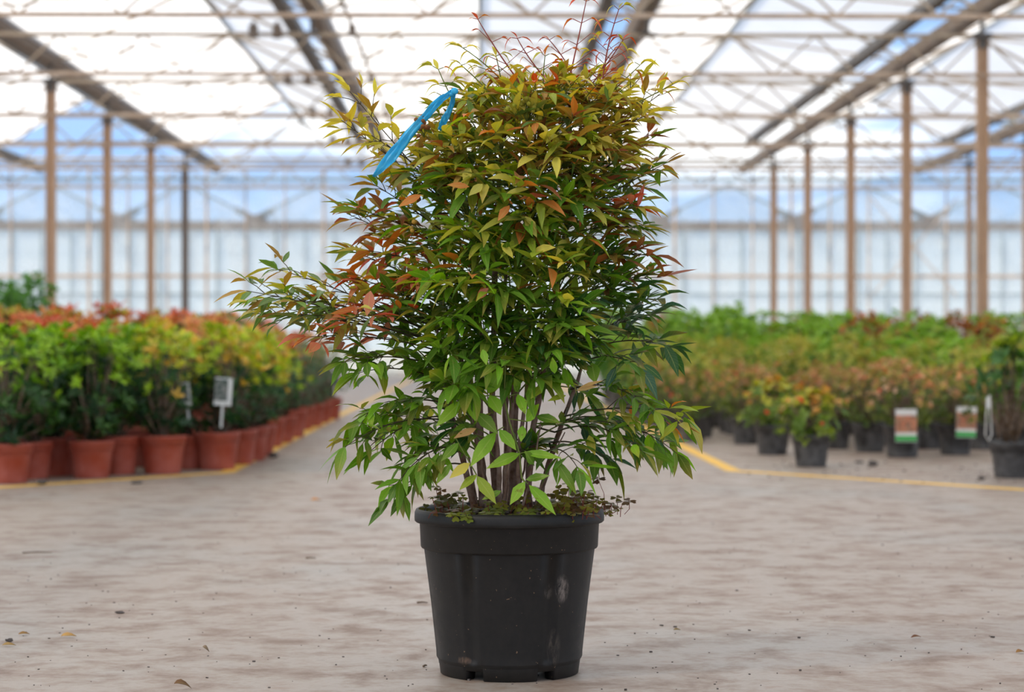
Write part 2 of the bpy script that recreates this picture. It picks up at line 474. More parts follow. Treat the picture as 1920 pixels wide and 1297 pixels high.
m = MB(); m.tube([(-1.62, YA + 25, CAM_H + 4.05), (-1.62, YB, CAM_H + 4.05)], .022, 8)
struct(m.build('drive_pipe', M['gutter']))['label'] = 'thin vent drive pipe hung under the roof left of the tall plant'

def make_column(x, y, w=.12, mat='column'):
    c = struct(empty('steel_column', (x, y, 0)))
    top = CAM_H + 3.92
    b = MB(); b.box((0, 0, top / 2), (w, .012, top)); b.box((-w / 2, 0, top / 2), (.012, .1, top)); b.box((w / 2, 0, top / 2), (.012, .1, top))
    b.build('post', M[mat], c)
    b = MB(); b.box((0, 0, top + .01), (w + .1, .16, .03)); b.box((0, 0, top - .07), (w + .04, .05, .12)); b.build('head_plate', M['dark'], c)
    b = MB(); b.box((0, 0, .006), (.24, .24, .012)); b.build('base_plate', M['dark'], c)
    return c
ORD = ['first', 'second', 'third', 'fourth', 'fifth', 'sixth']
for side, x in (('left', -6.4), ('right', 6.4), ('far right', 10.67), ('far left', -10.67)):
    for k in range(0, 5):
        c = make_column(x, Y0 + k * BAY, .13 if abs(x) < 7 else .09, 'column' if not (k == 4 and side == 'left') else 'gutter')
        c['label'] = f'beige steel column, {ORD[k]} of the {side} row counting away'

# back wall
wb = struct(empty('wall_back', (0, YW, 0)))
m = MB(); m.face([m.vert((-16, .03, 0)), m.vert((16, .03, 0)), m.vert((16, .03, ZG)), m.vert((-16, .03, ZG))], 0, False)
m.build('pane', M['wallglass'], wb)
for i in range(len(GX) - 1):
    m = MB(); g0, g1 = GX[i], GX[i + 1]
    m.face([m.vert((g0, .03, ZG)), m.vert((g1, .03, ZG)), m.vert(((g0 + g1) / 2, .03, ZR))], 0, False); m.build('gable_pane', M['clear'], wb)
for i in range(33):
    x = -15.2 + i * .95
    m = MB(); m.box((x, 0, ZG / 2), (.035 if i % 3 else .06, .05, ZG)); m.build('mullion', M['steel'], wb)
for z, h, mt in ((.35, .5, 'tagwhite'), (CAM_H + 1.70, .075, 'steel'), (CAM_H + 4.06, .07, 'teal'), (CAM_H + 3.88, .05, 'teal'), (CAM_H + 4.54, .05, 'steel'), (CAM_H + 4.87, .05, 'teal')):
    m = MB(); m.box((0, -.02, z), (32, .07, h)); m.build('rail', M[mt], wb)
# three heating pipes in front of the back wall
for z, y in ((CAM_H + 4.45, YW - 1.2), (CAM_H + 4.7, YW - 2.4)):
    m = MB(); m.tube([(-16, y, z), (16, y, z)], .035, 8)
    struct(m.build('pipe', M['truss']))['label'] = 'thin pale pipe running across in front of the back wall'
# crossed bracing rods
m = MB(); m.bar((9.5, YW - .3, CAM_H + 1.2), (11.6, YW - .3, CAM_H + 3.6), .03); m.bar((11.6, YW - .3, CAM_H + 1.2), (9.5, YW - .3, CAM_H + 3.6), .03)
struct(m.build('wall_brace', M['steel']))['label'] = 'crossed bracing rods on the back wall'
# side walls
for nm, x in (('wall_left', -19.2), ('wall_right', 19.2)):
    w_ = struct(empty(nm, (x, 0, 0)))
    m = MB(); m.face([m.vert((0, YA, 0)), m.vert((0, YW, 0)), m.vert((0, YW, ZG)), m.vert((0, YA, ZG))], 0, False); m.build('pane', M['wallglass'], w_)
    for k in range(12):
        m = MB(); m.box((0, YA + 2 + k * BAY, ZG / 2), (.06, .06, ZG)); m.build('mullion', M['steel'], w_)

# neighbouring glasshouse outside
nb = empty('glasshouse', (0, 66, 0)); tag(nb, 'neighbouring glasshouse with a row of gables seen through the back wall', 'building')
zg, zr = CAM_H + 3.95, CAM_H + 5.0
m = MB(); m.face([m.vert((-22, 0, 0)), m.vert((22, 0, 0)), m.vert((22, 0, zg - .35)), m.vert((-22, 0, zg - .35))], 0, False); m.build('wall', M['farglass'], nb)
m = MB(); m.box((0, -.05, zg - .24), (44, .14, .28)); m.build('gutter', M['gutter'], nb)
xs = -19.53
for i in range(10):
    a = xs + i * 4.2 - .05; b_ = a + 4.2; c_ = (a + b_) / 2
    for (p0, p1) in (((a, zg), (c_, zr)), ((c_, zr), (b_, zg))):
        m = MB(); m.face([m.vert((p0[0], 0, p0[1])), m.vert((p1[0], 0, p1[1])), m.vert((p1[0], 30, p1[1])), m.vert((p0[0], 30, p0[1]))], 0, False)
        m.build('roof_slope', M['fargable'], nb)
    m = MB(); m.face([m.vert((a, 0, zg)), m.vert((b_, 0, zg)), m.vert((c_, 0, zr))], 0, False); m.face([m.vert((a, 0, zg - .35)), m.vert((b_, 0, zg - .35)), m.vert((b_, 0, zg)), m.vert((a, 0, zg))], 0, False); m.build('gable', M['fargable'], nb)
    m = MB(); m.bar((a, -.03, zg), (c_, -.03, zr), .07); m.bar((c_, -.03, zr), (b_, -.03, zg), .07); m.build('gable_frame', M['teal'], nb)
    m = MB(); m.box((a, 1, zg - .1), (.5, 2.2, .36)); m.bar((a - .6, .3, zg + .28), (a, .3, zg), .18); m.bar((a + .6, .3, zg + .28), (a, .3, zg), .18); m.build('valley_gutter', M['gutter'], nb)
for i in range(49):
    x = -21.6 + i * .9
    m = MB(); m.box((x, -.06, zg / 2), (.07 if i % 2 else .05, .06, zg)); m.build('mullion', M['teal'], nb)
m = MB(); m.box((0, -.06, CAM_H + 1.6), (44, .06, .06)); m.build('rail', M['teal'], nb)

# ------------------------------------------------------------------ leaves
UP = Vector((0, 0, 1))
def rv(s=1.0): return Vector((R.uniform(-s, s), R.uniform(-s, s), R.uniform(-s, s)))
ST = ((0.0, .04), (.18, .66), (.42, 1.0), (.68, .7), (.88, .26), (1.0, 0.0))
def leaf(mb, base, d, n, L, W, col, tip=None, droop=.25, fold=.25, twist=0.0, side=0.0):
    d = d.normalized(); s = d.cross(n)
    if s.length < 1e-3: s = d.cross(Vector((1, .2, .1)))
    s.normalize(); n = s.cross(d).normalized()
    tip = tip or col; prev = None
    for t, w in ST:
        th = twist * t
        s2 = s * math.cos(th) + n * math.sin(th); n2 = n * math.cos(th) - s * math.sin(th)
        c = base + d * (L * t * (1 - .25 * droop * t)) - n * (droop * L * t * t * .55) - UP * (droop * L * t * t * .35) + s * (side * L * t * t)
        k = lerp(col, tip, t ** 1.6)
        hw = W * .5 * w
        mid = mb.vert(c, k, (.5, t))
        if w == 0: cur = (mid,)
        else:
            wob = 1 + .06 * math.sin(t * 17 + L * 900)
            cur = (mb.vert(c - s2 * hw * wob + n2 * hw * fold, k, (0, t)), mid, mb.vert(c + s2 * hw / wob + n2 * hw * fold, k, (1, t)))
        if prev is not None:
            if len(cur) == 1:
                mb.face((prev[0], prev[1], mid)); mb.face((prev[1], prev[2], mid))
            else:
                mb.face((prev[0], prev[1], cur[1], cur[0])); mb.face((prev[1], prev[2], cur[2], cur[1]))
        prev = cur
def bez(a, b, c, t): return a * (1 - t) ** 2 + b * (2 * t * (1 - t)) + c * t * t

# ------------------------------------------------------------------ the big potted plant
D0 = 4.65
PC = at(955, 1263, D0); PC.z = 0
def pp(px, py, dy=0.0):
    """plant-plane pixel -> position local to the plant (dy: metres behind its axis)"""
    return at(px, py, D0 + dy) - PC
SCALE = FPX / D0
plant = empty('potted_nandina', PC)
tag(plant, 'tall bushy heavenly bamboo shrub in a large black plastic pot, standing alone in the aisle', 'potted plant')

def big_pot():
    m = MB(); n = 144
    def rf(a, r, z):
        if .035 < z < .272 and r > .12:
            k = (math.degrees(a) + 90 + 30) % 60 - 30        # panels 60 degrees apart
            f = abs(abs(k) - 24)
            if f < 3.0: return r + .0022 * (1 - f / 3.0)
            if abs(k) > 24: return r - .0035
        return r
    prof = [(.1, .02), (.150, .02), (.1535, .022), (.1545, .030), (.1575, .0345), (.1575, .038), (.158, .05), (.170, .16), (.1845, .270), (.1850, .272),
            (.1915, .273), (.1930, .276), (.1955, .327), (.1965, .3285), (.2035, .3285), (.2062, .331), (.2068, .338), (.2062, .349),
            (.2035, .3555), (.1995, .3575), (.1965, .356), (.195, .350), (.1935, .335), (.19, .31)]
    m.lathe(prof, n, 0, rf)
    rings = len(prof)
    m.face([m.vert((.1 * math.cos(2 * PI * k / n), .1 * math.sin(2 * PI * k / n), .02)) for k in range(n)][::-1])
    # feet: ring segments between six drainage notches
    for q in range(6):
        a0 = math.radians(-90 - 22 + q * 60); a1 = math.radians(-90 + 22 + q * 60)
        seg = 14; loops = []
        for i in range(seg + 1):
            a = a0 + (a1 - a0) * i / seg
            loops.append([m.vert((r * math.cos(a), r * math.sin(a), z)) for r, z in ((.12, .021), (.122, .003), (.126, .0), (.1475, .0), (.151, .0025), (.1545, .0285))])
        for x, y in zip(loops, loops[1:]):
            for k in range(5): m.face((x[k], y[k], y[k + 1], x[k + 1]))
        m.face(loops[0]); m.face(loops[-1][::-1])
    o = m.build('pot', M['black'], plant)
    return o
pot = big_pot()
m = MB(); rows = []
for i, r in enumerate((0.0, .05, .1, .14, .17, .185, .192)):
    if i == 0: rows.append([m.vert((0, 0, .352))]); continue
    rows.append([m.vert((r * math.cos(2 * PI * k / 40), r * math.sin(2 * PI * k / 40), .350 - .02 * (r / .19) ** 4 + R.uniform(-.006, .008))) for k in range(40)])
for k in range(40): m.face((rows[0][0], rows[1][k], rows[1][(k + 1) % 40]))
for a, b in zip(rows[1:], rows[2:]):
    for k in range(40): m.face((a[k], b[k], b[(k + 1) % 40], a[(k + 1) % 40]))
for i in range(260):                                  # bark chips
    a = R.uniform(0, 2 * PI); r = .185 * math.sqrt(R.random())
    q = Matrix.Rotation(R.uniform(0, PI), 3, 'Z') @ Matrix.Rotation(R.uniform(-.6, .6), 3, 'X')
    m.box((r * math.cos(a), r * math.sin(a), .354 - .016 * (r / .19) ** 4 + R.uniform(0, .008)), (R.uniform(.008, .03), R.uniform(.003, .008), R.uniform(.002, .005)), 0, q)
m.build('soil', M['soil'], plant)

# leaf colours (the leaves' own colour)
C = {k: S2L(v) for k, v in dict(
    olive=(186, 180, 78), yel=(222, 206, 92), ygreen=(150, 168, 52), green=(104, 146, 42), mgreen=(84, 124, 38), dgreen=(56, 98, 48), fresh=(134, 186, 46), dull=(98, 128, 62),
    bronze=(172, 134, 68), red=(196, 82, 60), pink=(212, 126, 100), orange=(206, 124, 60), brown=(140, 84, 56), tan=(206, 166, 110), maroon=(164, 94, 70), blueg=(60, 100, 72)).items()}
def jit(c, a=.14):
    k = 1 + R.uniform(-a, a); return tuple(max(0, min(1, x * k * (1 + R.uniform(-.05, .05)))) for x in c)
def pick(ws):
    t = R.random() * sum(w for _, w in ws)
    for k, w in ws:
        t -= w
        if t <= 0: return jit(C[k])
    return jit(C[ws[-1][0]])
def zone(px, py):
    if py < 165: return [('olive', 4), ('yel', 5), ('bronze', 2), ('orange', 1.5), ('red', .8), ('ygreen', 1)]
    if py < 320:
        z = [('olive', 5), ('yel', 2.2), ('bronze', 2.2), ('ygreen', 3), ('dull', 2), ('brown', 1), ('orange', .4)]
        if px > 1050: z += [('bronze', 3), ('maroon', .6)]
        return z
    if py < 440:
        z = [('ygreen', 3), ('green', 4), ('olive', 3), ('dull', 1.5), ('mgreen', 3), ('orange', .5), ('brown', .8), ('red', .25)]
        if px > 1080: z += [('maroon', 1.2), ('brown', .8), ('red', .5)]
        if px < 780: z += [('brown', 2), ('bronze', 2), ('red', .5)]
        return z
    if py < 560:
        if px < 620: return [('dull', 4), ('olive', 3), ('bronze', 3), ('green', 2)]
        if px < 800: return [('green', 3), ('olive', 3), ('pink', 2), ('red', 1.5), ('orange', 1), ('ygreen', 2)]
        if px > 1110: return [('mgreen', 5), ('dgreen', 4), ('brown', .6), ('green', 2)]
        return [('green', 5), ('ygreen', 4), ('fresh', 1), ('yel', .7), ('orange', .8), ('mgreen', 3), ('tan', .15)]
    if py < 690:
        if px < 620: return [('pink', 2.5), ('olive', 3), ('dull', 2), ('red', 1)]
        if px < 740: return [('pink', 1.6), ('green', 4), ('olive', 2), ('ygreen', 2), ('red', .6)]
        if px > 1060: return [('dgreen', 5), ('mgreen', 4), ('blueg', 2.5), ('green', 1)]
        return [('green', 5), ('mgreen', 5), ('fresh', 1.3), ('dgreen', 2), ('ygreen', .7)]
    if px > 1060: return [('green', 4), ('mgreen', 3), ('dgreen', 3), ('ygreen', 1.5), ('blueg', 1), ('olive', .8)]
    return [('green', 5), ('mgreen', 4), ('fresh', 2.2), ('dgreen', 2), ('ygreen', .8), ('olive', .4), ('brown', .15)]

# canes: pixel path, depth behind axis, radius
CANES = [
    ([(890, 955), (872, 880), (850, 790), (832, 700), (818, 600)], -.06, .0075),
    ([(905, 955), (900, 820), (897, 600), (889, 430), (884, 320)], -.02, .0095),
    ([(930, 955), (922, 760), (928, 520), (938, 300), (945, 230)], .03, .008),
    ([(960, 955), (966, 780), (982, 520), (998, 330), (1005, 230)], .0, .008),
    ([(985, 955), (1002, 800), (1032, 620), (1058, 440), (1070, 300)], -.03, .0075),
    ([(945, 955), (955, 840), (962, 720), (960, 600)], -.08, .0075),
    ([(1008, 955), (1035, 850), (1080, 720), (1110, 600)], .03, .0065),
    ([(918, 955), (885, 780), (845, 560), (820, 400)], .06, .007),
    ([(970, 955), (975, 850), (985, 740), (1005, 620)], -.07, .006),
    ([(938, 955), (934, 860), (925, 760), (905, 640)], -.09, .006),
    ([(955, 955), (950, 800), (945, 640), (950, 480)], .07, .008),
    ([(995, 955), (990, 860), (1010, 760), (1040, 680)], .08, .006),
]
CANES += [([(x0, 955), ((x0 + x1) / 2 + 6, 860), (x1, y1)], d_, .0028) for x0, x1, y1, d_ in
          ((912, 880, 770, -.1), (950, 945, 740, -.12), (978, 1015, 790, -.11), (1000, 1060, 810, -.05), (925, 912, 720, .05), (965, 990, 690, .06), (940, 960, 780, -.13), (897, 850, 800, -.03))]
canes = []
for path, dy, r in CANES:
    pts = [pp(x, y, dy * (.6 + .4 * i / len(path))) for i, (x, y) in enumerate(path)]
    dense = []
    for i in range(len(pts) - 1):
        for k in range(6):
            t = k / 6
            p0 = pts[max(i - 1, 0)]; p1 = pts[i]; p2 = pts[i + 1]; p3 = pts[min(i + 2, len(pts) - 1)]
            q = .5 * ((2 * p1) + (p2 - p0) * t + (2 * p0 - 5 * p1 + 4 * p2 - p3) * t * t + (3 * p1 - p0 - 3 * p2 + p3) * t ** 3)
            dense.append(q)
    dense.append(pts[-1])
    dense[0].z = .34
    m = MB(); rad = [r * (1 - .72 * (i / len(dense)) ** 1.3) * (1.18 if i % 4 == 0 else 1.0) for i in range(len(dense))]
    jp = [p + Vector((noise.noise(p * 30 + Vector((r * 900, 0, 0))), noise.noise(p * 30 + Vector((0, 5, r * 700))), 0)) * .004 for p in dense]
    m.tube(jp, rad, 8)
    o = m.build('cane', M['cane'], plant)
    canes.append(dict(o=o, pts=dense, leaf=MB(), twig=MB()))
def nearest_cane(p, zmax):
    best = None
    for c in canes[:12]:
        for q in c['pts']:
            if q.z > zmax or q.z < .42: continue
            d = (Vector((q.x, q.y)) - Vector((p.x, p.y))).length + .6 * abs(q.z - zmax) + R.uniform(0, .05)
            if best is None or d < best[0]: best = (d, c, q)
    return (best[1], best[2]) if best else (canes[0], canes[0]['pts'][-1])

TW = {'red': S2L((150, 70, 60)), 'green': S2L((112, 124, 56)), 'dark': S2L((74, 66, 44))}
def px_of(p):
    w = p + PC
    c, s = math.cos(YAW), math.sin(YAW)
    d = w.x * s + w.y * c; xc = w.x * c - w.y * s
    return 960 + xc / d * FPX, 648.5 - (w.z - CAM_H) / d * FPX
def leafsize(py):
    if py < 160: return .040
    if py < 320: return .054
    if py < 560: return .061
    if py < 700: return .060
    return .064
def frond(c, start, tip, lift=.15, pal=None, n_pairs=None, size=1.0, bare=.38, droopiness=1.0, tw='green'):
    L = (tip - start).length
    mid = (start + tip) / 2 + UP * (lift * L)
    pairs = n_pairs if n_pairs is not None else max(2, int(L / .075))
    npt = 8
    rp = [bez(start, mid, tip, i / npt) for i in range(npt + 1)]
    c['twig'].tube(rp, [.0021 - .0013 * i / npt for i in range(npt + 1)], 5, 0, TW[tw], False)
    def leaflets(p, d, k, spread=.9, sz=1.0):
        for j in range(k):
            x, y = px_of(p); col = pick(pal or zone(x, y))
            ll = leafsize(y) * size * sz * R.uniform(.75, 1.25)
            ang = 0 if j == 0 else (spread if j % 2 else -spread) * R.uniform(.75, 1.15)
            up_ = y < 640
            nrm = (UP + rv(.42 if up_ else .55)).normalized()
            dd = Matrix.Rotation(ang, 3, nrm) @ d
            dd = (dd + Vector((0, 0, -(R.uniform(-.38, .28) if up_ else R.uniform(-.3, .42)) * droopiness)) + rv(.25)).normalized()
            q = p - d * (0 if j == 0 else .010 * ((j + 1) // 2))
            tipc = col
            if R.random() < .3: tipc = lerp(col, C['bronze'], .6)
            leaf(c['leaf'], q, dd, nrm, ll * (1.06 if up_ else 1), ll * (R.uniform(.24, .35) if up_ else R.uniform(.27, .37)), col, tipc, R.uniform(.0, .5), R.uniform(.1, .75 if up_ else .45), R.uniform(-.5, .5), R.uniform(-.12, .12))
    for i in range(pairs):
        t = bare + (0.97 - bare) * i / max(1, pairs)
        p = bez(start, mid, tip, t); q = bez(start, mid, tip, min(1, t + .03)); tan = (q - p).normalized()
        nrm = (UP + rv(.5)).normalized(); s = tan.cross(nrm).normalized()
        for sg in (-1, 1):
            if R.random() < .12: continue
            pl = L * R.uniform(.14, .24) * (1 - .5 * t) + .012
            e = p + (s * sg * .85 + tan * .65 + UP * R.uniform(-.25, .25)).normalized() * pl
            c['twig'].tube([p, (p + e) / 2 + UP * .003, e], [.0011, .0009, .0007], 4, 0, TW[tw], False)
            leaflets(e, (e - p).normalized(), 3 if R.random() < .8 else 2, .95, .95)
    p = tip; tan = (tip - bez(start, mid, tip, .92)).normalized()
    leaflets(p, tan, 3, .8, 1.05)

# explicit sprays that make the outline: start px, tip px, depth, palette
P_RED = [('red', 2.5), ('pink', 3), ('orange', 2), ('olive', 2), ('green', 1)]
P_PINK = [('pink', 4), ('red', 1.5), ('olive', 2), ('dull', 1.5), ('orange', 1)]
P_OLV = [('dull', 4), ('olive', 3), ('bronze', 2), ('green', 1.5)]
P_MAR = [('maroon', 2), ('brown', 2), ('bronze', 3), ('olive', 2), ('green', 2)]
P_DK = [('dgreen', 4), ('mgreen', 3), ('blueg', 2)]
P_GR = [('green', 4), ('mgreen', 3), ('fresh', 1), ('olive', .6)]
P_TOP = [('olive', 4), ('yel', 4), ('bronze', 1.5)]
SPR = [
    # start, tip, dy start, dy tip, palette, pairs, lift
    ((815, 640), (462, 545), -.02, -.10, P_OLV, 9, .05), ((815, 640), (485, 588), -.02, -.06, P_OLV, 8, .07), ((810, 620), (510, 560), -.02, -.14, P_OLV, 7, .08), ((800, 620), (512, 502), .0, -.02, P_OLV, 7, .06),
    ((815, 650), (540, 590), -.03, -.12, P_OLV, 5, .12), ((830, 660), (575, 632), -.05, -.16, P_PINK, 6, .10),
    ((830, 620), (600, 560), -.02, -.05, P_PINK, 5, .10), ((840, 600), (660, 520), .0, -.1, P_RED, 5, .1), ((840, 610), (640, 600), .0, -.2, P_PINK, 5, .12),
    ((840, 560), (655, 470), .0, .02, P_OLV, 5, .08), ((840, 520), (690, 470), .02, -.1, P_RED, 4, .1), ((830, 500), (650, 400), .02, .03, P_MAR, 5, .06),
    ((840, 470), (660, 390), .0, -.06, P_MAR, 5, .1), ((850, 450), (700, 345), .03, .0, P_OLV, 5, .05),
    ((860, 400), (640, 225), .05, .02, P_TOP, 7, .02), ((870, 420), (650, 165), .05, .05, P_TOP, 7, .0), ((870, 380), (690, 250), .0, -.06, P_TOP, 6, .05),
    ((830, 690), (640, 680), -.05, -.18, P_GR, 5, .15), ((840, 720), (668, 700), -.04, -.12, P_GR, 5, .2),
    ((848, 760), (662, 790), -.05, -.10, P_GR, 5, .25), ((850, 790), (640, 842), -.06, -.14, P_GR, 5, .22), ((850, 780), (690, 850), -.06, -.05, P_GR, 4, .25),
    ((860, 840), (745, 905), -.06, -.16, P_GR, 4, .3), ((870, 870), (730, 940), -.06, -.10, P_GR, 4, .3), ((850, 770), (720, 800), -.03, .1, P_GR, 4, .2),
    ((870, 850), (780, 870), -.08, -.2, P_GR, 3, .3),
    ((1050, 500), (1225, 480), .0, -.06, P_MAR, 6, .12), ((1070, 560), (1240, 520), .02, -.02, P_MAR, 4, .12), ((1060, 430), (1200, 390), .0, -.1, P_RED, 5, .15),
    ((1060, 440), (1215, 430), .04, .02, P_OLV, 5, .12), ((1050, 420), (1250, 305), .02, .0, P_OLV, 6, .03), ((1050, 380), (1230, 255), .03, .03, P_MAR, 5, .05),
    ((1040, 340), (1245, 170), .02, .0, P_TOP, 7, .02), ((1040, 330), (1205, 140), .02, -.05, P_TOP, 6, .0), ((1030, 320), (1215, 215), .0, -.1, P_TOP, 6, .05),
    ((1060, 400), (1215, 350), .0, .06, P_GR, 5, .06),
    ((1090, 640), (1225, 590), .02, .0, P_DK, 5, .12), ((1095, 660), (1255, 650), .03, -.03, P_DK, 6, .2), ((1095, 650), (1235, 560), .03, .08, P_DK, 5, .1),
    ((1090, 680), (1200, 690), .0, -.15, P_DK, 4, .2), ((1070, 730), (1215, 760), .0, -.1, P_GR, 4, .25),
    ((1060, 780), (1290, 785), -.04, -.10, [('ygreen', 3), ('olive', 2), ('orange', 1), ('green', 2)], 6, .15), ((1060, 790), (1270, 850), .0, -.05, P_GR, 6, .25),
    ((1050, 790), (1235, 830), .02, .1, P_DK, 5, .25), ((1040, 810), (1210, 850), -.02, -.14, P_GR, 5, .28), ((1030, 830), (1150, 870), .0, -.05, P_DK, 4, .25),
    ((1020, 850), (1085, 880), -.06, -.2, P_GR, 3, .3),
]
for s, t, d0, d1, pal, n, lift in SPR:
    sp = pp(s[0], s[1], d0); tp = pp(t[0], t[1], d1)
    c, q = nearest_cane(sp, sp.z + .02)
    frond(c, sp, tp, lift, pal, n, 1.0, .34, 1.0 if s[1] < 680 else 1.7, tw='dark')
    c['twig'].tube([q, (q + sp) / 2, sp], .0022, 5, 0, TW['dark'], False)

# fill sprays inside the outline
ENV = [(120, 960, 1160), (150, 890, 1195), (200, 800, 1215), (250, 745, 1215), (300, 750, 1235), (350, 730, 1215), (400, 715, 1195), (450, 720, 1200),
       (500, 700, 1215), (550, 690, 1225), (600, 700, 1225), (650, 690, 1220), (700, 690, 1190), (750, 720, 1150), (800, 745, 1130), (850, 790, 1090), (900, 830, 1070)]
def env(y):
    for a, b in zip(ENV, ENV[1:]):
        if a[0] <= y <= b[0]:
            t = (y - a[0]) / (b[0] - a[0]); return a[1] + (b[1] - a[1]) * t, a[2] + (b[2] - a[2]) * t
    return ENV[-1][1:]
def fill(n, y0, y1, pal=None, bias=1.0):
    for i in range(n):
        py = y0 + (y1 - y0) * (i + R.random()) / n
        l, r = env(py); cx = (l + r) / 2; hw = (r - l) / 2
        u = R.uniform(-1, 1); u = math.copysign(abs(u) ** .8, u)
        px = cx + u * hw * .92
        hd = hw / SCALE * .85 * math.sqrt(max(.05, 1 - u * u))
        dy = -hd * R.uniform(.15, 1) if R.random() < .68 else hd * R.uniform(0, 1)
        tip = pp(px, py, dy)
        zst = tip.z - R.uniform(.0, .10) + (.04 if py > 700 else 0)
        c, q = nearest_cane(Vector((tip.x * .45, tip.y * .45, 0)), zst)
        frond(c, q.copy(), tip, R.uniform(.05, .28), pal, None, R.uniform(.9, 1.1), R.uniform(.4, .55), 1.0 if py > 250 else .5)
def fill_front(n, y0, y1):
    for i in range(n):
        py = y0 + (y1 - y0) * (i + R.random()) / n; px = R.uniform(830, 1090)
        tip = pp(px, py, -R.uniform(.14, .26))
        c, q = nearest_cane(Vector((tip.x * .8, tip.y * .2, 0)), tip.z - R.uniform(-.02, .05))
        frond(c, q.copy(), tip, R.uniform(.1, .3), [('fresh', 2), ('green', 5), ('mgreen', 3), ('ygreen', 1)] + ([('yel', .8), ('orange', .5)] if py < 570 else []), 3, 1.15, .5)
fill(46, 145, 260)
for i in range(34):                                    # crown sprays
    py = R.uniform(130, 290); px = R.uniform(max(810, 1090 - (py - 110) * 2.2), min(1190, 1120 + (py - 110) * .9))
    tip = pp(px, py, R.uniform(-.24, .02)); q = pp(px * .55 + 965 * .45, py + R.uniform(70, 150), R.uniform(-.06, .04))
    frond(nearest_cane(q, q.z)[0], q, tip, R.uniform(0, .15), None, None, 1.05, .3, .5)
fill(64, 260, 400)
fill(62, 400, 540)
fill(58, 540, 690)
fill_front(26, 520, 730)
for i in range(30):                                    # larger leaves facing the camera in the upper half
    py = 230 + 300 * (i + R.random()) / 30; px = R.uniform(800, 1130)
    tip = pp(px, py, -R.uniform(.18, .29)); c, q = nearest_cane(Vector((tip.x * .8, tip.y * .2, 0)), tip.z - R.uniform(.0, .05))
    pal = zone(px, py) + ([('olive', 3), ('ygreen', 2), ('orange', .7)] if py < 430 else [('ygreen', 3), ('fresh', 2), ('orange', .8), ('yel', .6)])
    frond(c, q.copy(), tip, R.uniform(.1, .25), pal, 2, 1.25, .55, 1.3)
fill(18, 690, 850)

# bright leaves at the front of the lower canes: base px, tip px, width px, colour
BIG = [((915, 737), (942, 689), 32, 'fresh'), ((876, 748), (832, 726), 26, 'fresh'), ((866, 752), (819, 796), 25, 'fresh'), ((881, 751), (891, 787), 23, 'fresh'),
       ((918, 741), (939, 775), 26, 'fresh'), ((972, 735), (965, 709), 20, 'green'), ((971, 739), (985, 774), 21, 'fresh'), ((987, 790), (1009, 757), 24, 'fresh'),
       ((894, 774), (932, 810), 26, 'green'), ((930, 810), (883, 870), 29, 'fresh'), ((936, 805), (967, 841), 22, 'fresh'), ((975, 850), (914, 875), 24, 'fresh'),
       ((982, 848), (1051, 856), 18, 'fresh'), ((881, 868), (844, 894), 20, 'yel'), ((894, 890), (862, 916), 18, 'ygreen'), ((894, 892), (929, 941), 23, 'ygreen'),
       ((984, 903), (957, 943), 22, 'fresh'), ((992, 909), (1041, 961), 24, 'fresh'), ((986, 899), (1029, 890), 17, 'green'), ((1044, 864), (1080, 922), 22, 'green'),
       ((980, 798), (977, 826), 17, 'fresh'), ((1017, 723), (996, 745), 18, 'ygreen'), ((1061, 741), (1028, 750), 13, 'ygreen'), ((893, 803), (852, 819), 17, 'tan'),
       ((1110, 680), (1116, 716), 26, 'green'), ((1000, 870), (985, 845), 20, 'green'), ((845, 870), (818, 905), 17, 'green'), ((940, 920), (905, 935), 14, 'green'),
       ((1005, 780), (1050, 790), 20, 'mgreen'), ((860, 830), (828, 862), 17, 'green'), ((905, 655), (912, 682), 15, 'fresh'), ((1040, 700), (1036, 670), 15, 'fresh'),
       ((1085, 728), (1128, 712), 10, 'tan'), ((1080, 732), (1120, 722), 9, 'tan'), ((1000, 470), (1040, 462), 20, 'yel'), ((940, 455), (962, 482), 16, 'yel'), ((985, 405), (1006, 442), 20, 'olive'),
       ((880, 350), (840, 345), 16, 'orange'), ((790, 365), (748, 385), 18, 'orange'), ((695, 545), (688, 590), 22, 'pink'), ((905, 345), (880, 365), 17, 'olive'),
       ((950, 362), (990, 352), 14, 'olive'), ((915, 540), (895, 560), 16, 'pink'), ((955, 385), (934, 412), 17, 'orange')]
front = canes[5]
for b, t, w, cn in BIG:
    dy = -.20 if b[1] > 700 else -.26
    if b[0] < 800 or b[0] > 1100: dy = -.16
    B = pp(b[0], b[1], dy); T = pp(t[0], t[1], dy - .02)
    d = T - B; nrm = Vector((R.uniform(-.3, .3), -1, R.uniform(.5, .9)))
    col = jit(C[cn], .08)
    leaf(front['leaf'], B, d, nrm, d.length * 1.06, w / SCALE, col, lerp(col, C['yel'] if cn != 'tan' else C['brown'], .15), .06, .18, R.uniform(-.15, .15))
def stem_px(c, pts, dy, r, tw):
    c['twig'].tube([pp(x, y, dy) for x, y in pts], r, 5, 0, TW[tw], False)
stem_px(front, [(948, 660), (947, 700), (945, 744), (955, 790), (974, 850), (978, 895), (985, 905)], -.195, .0022, 'green')
for a in ([(945, 744), (915, 741), (876, 750)], [(945, 744), (972, 738)], [(955, 785), (987, 790)], [(974, 850), (982, 848)], [(984, 902), (990, 907)], [(894, 891), (888, 880), (881, 868)], [(881, 868), (868, 845), (854, 820)], [(930, 810), (936, 805), (945, 800)]):
    stem_px(front, a, -.195, .0014, 'green')

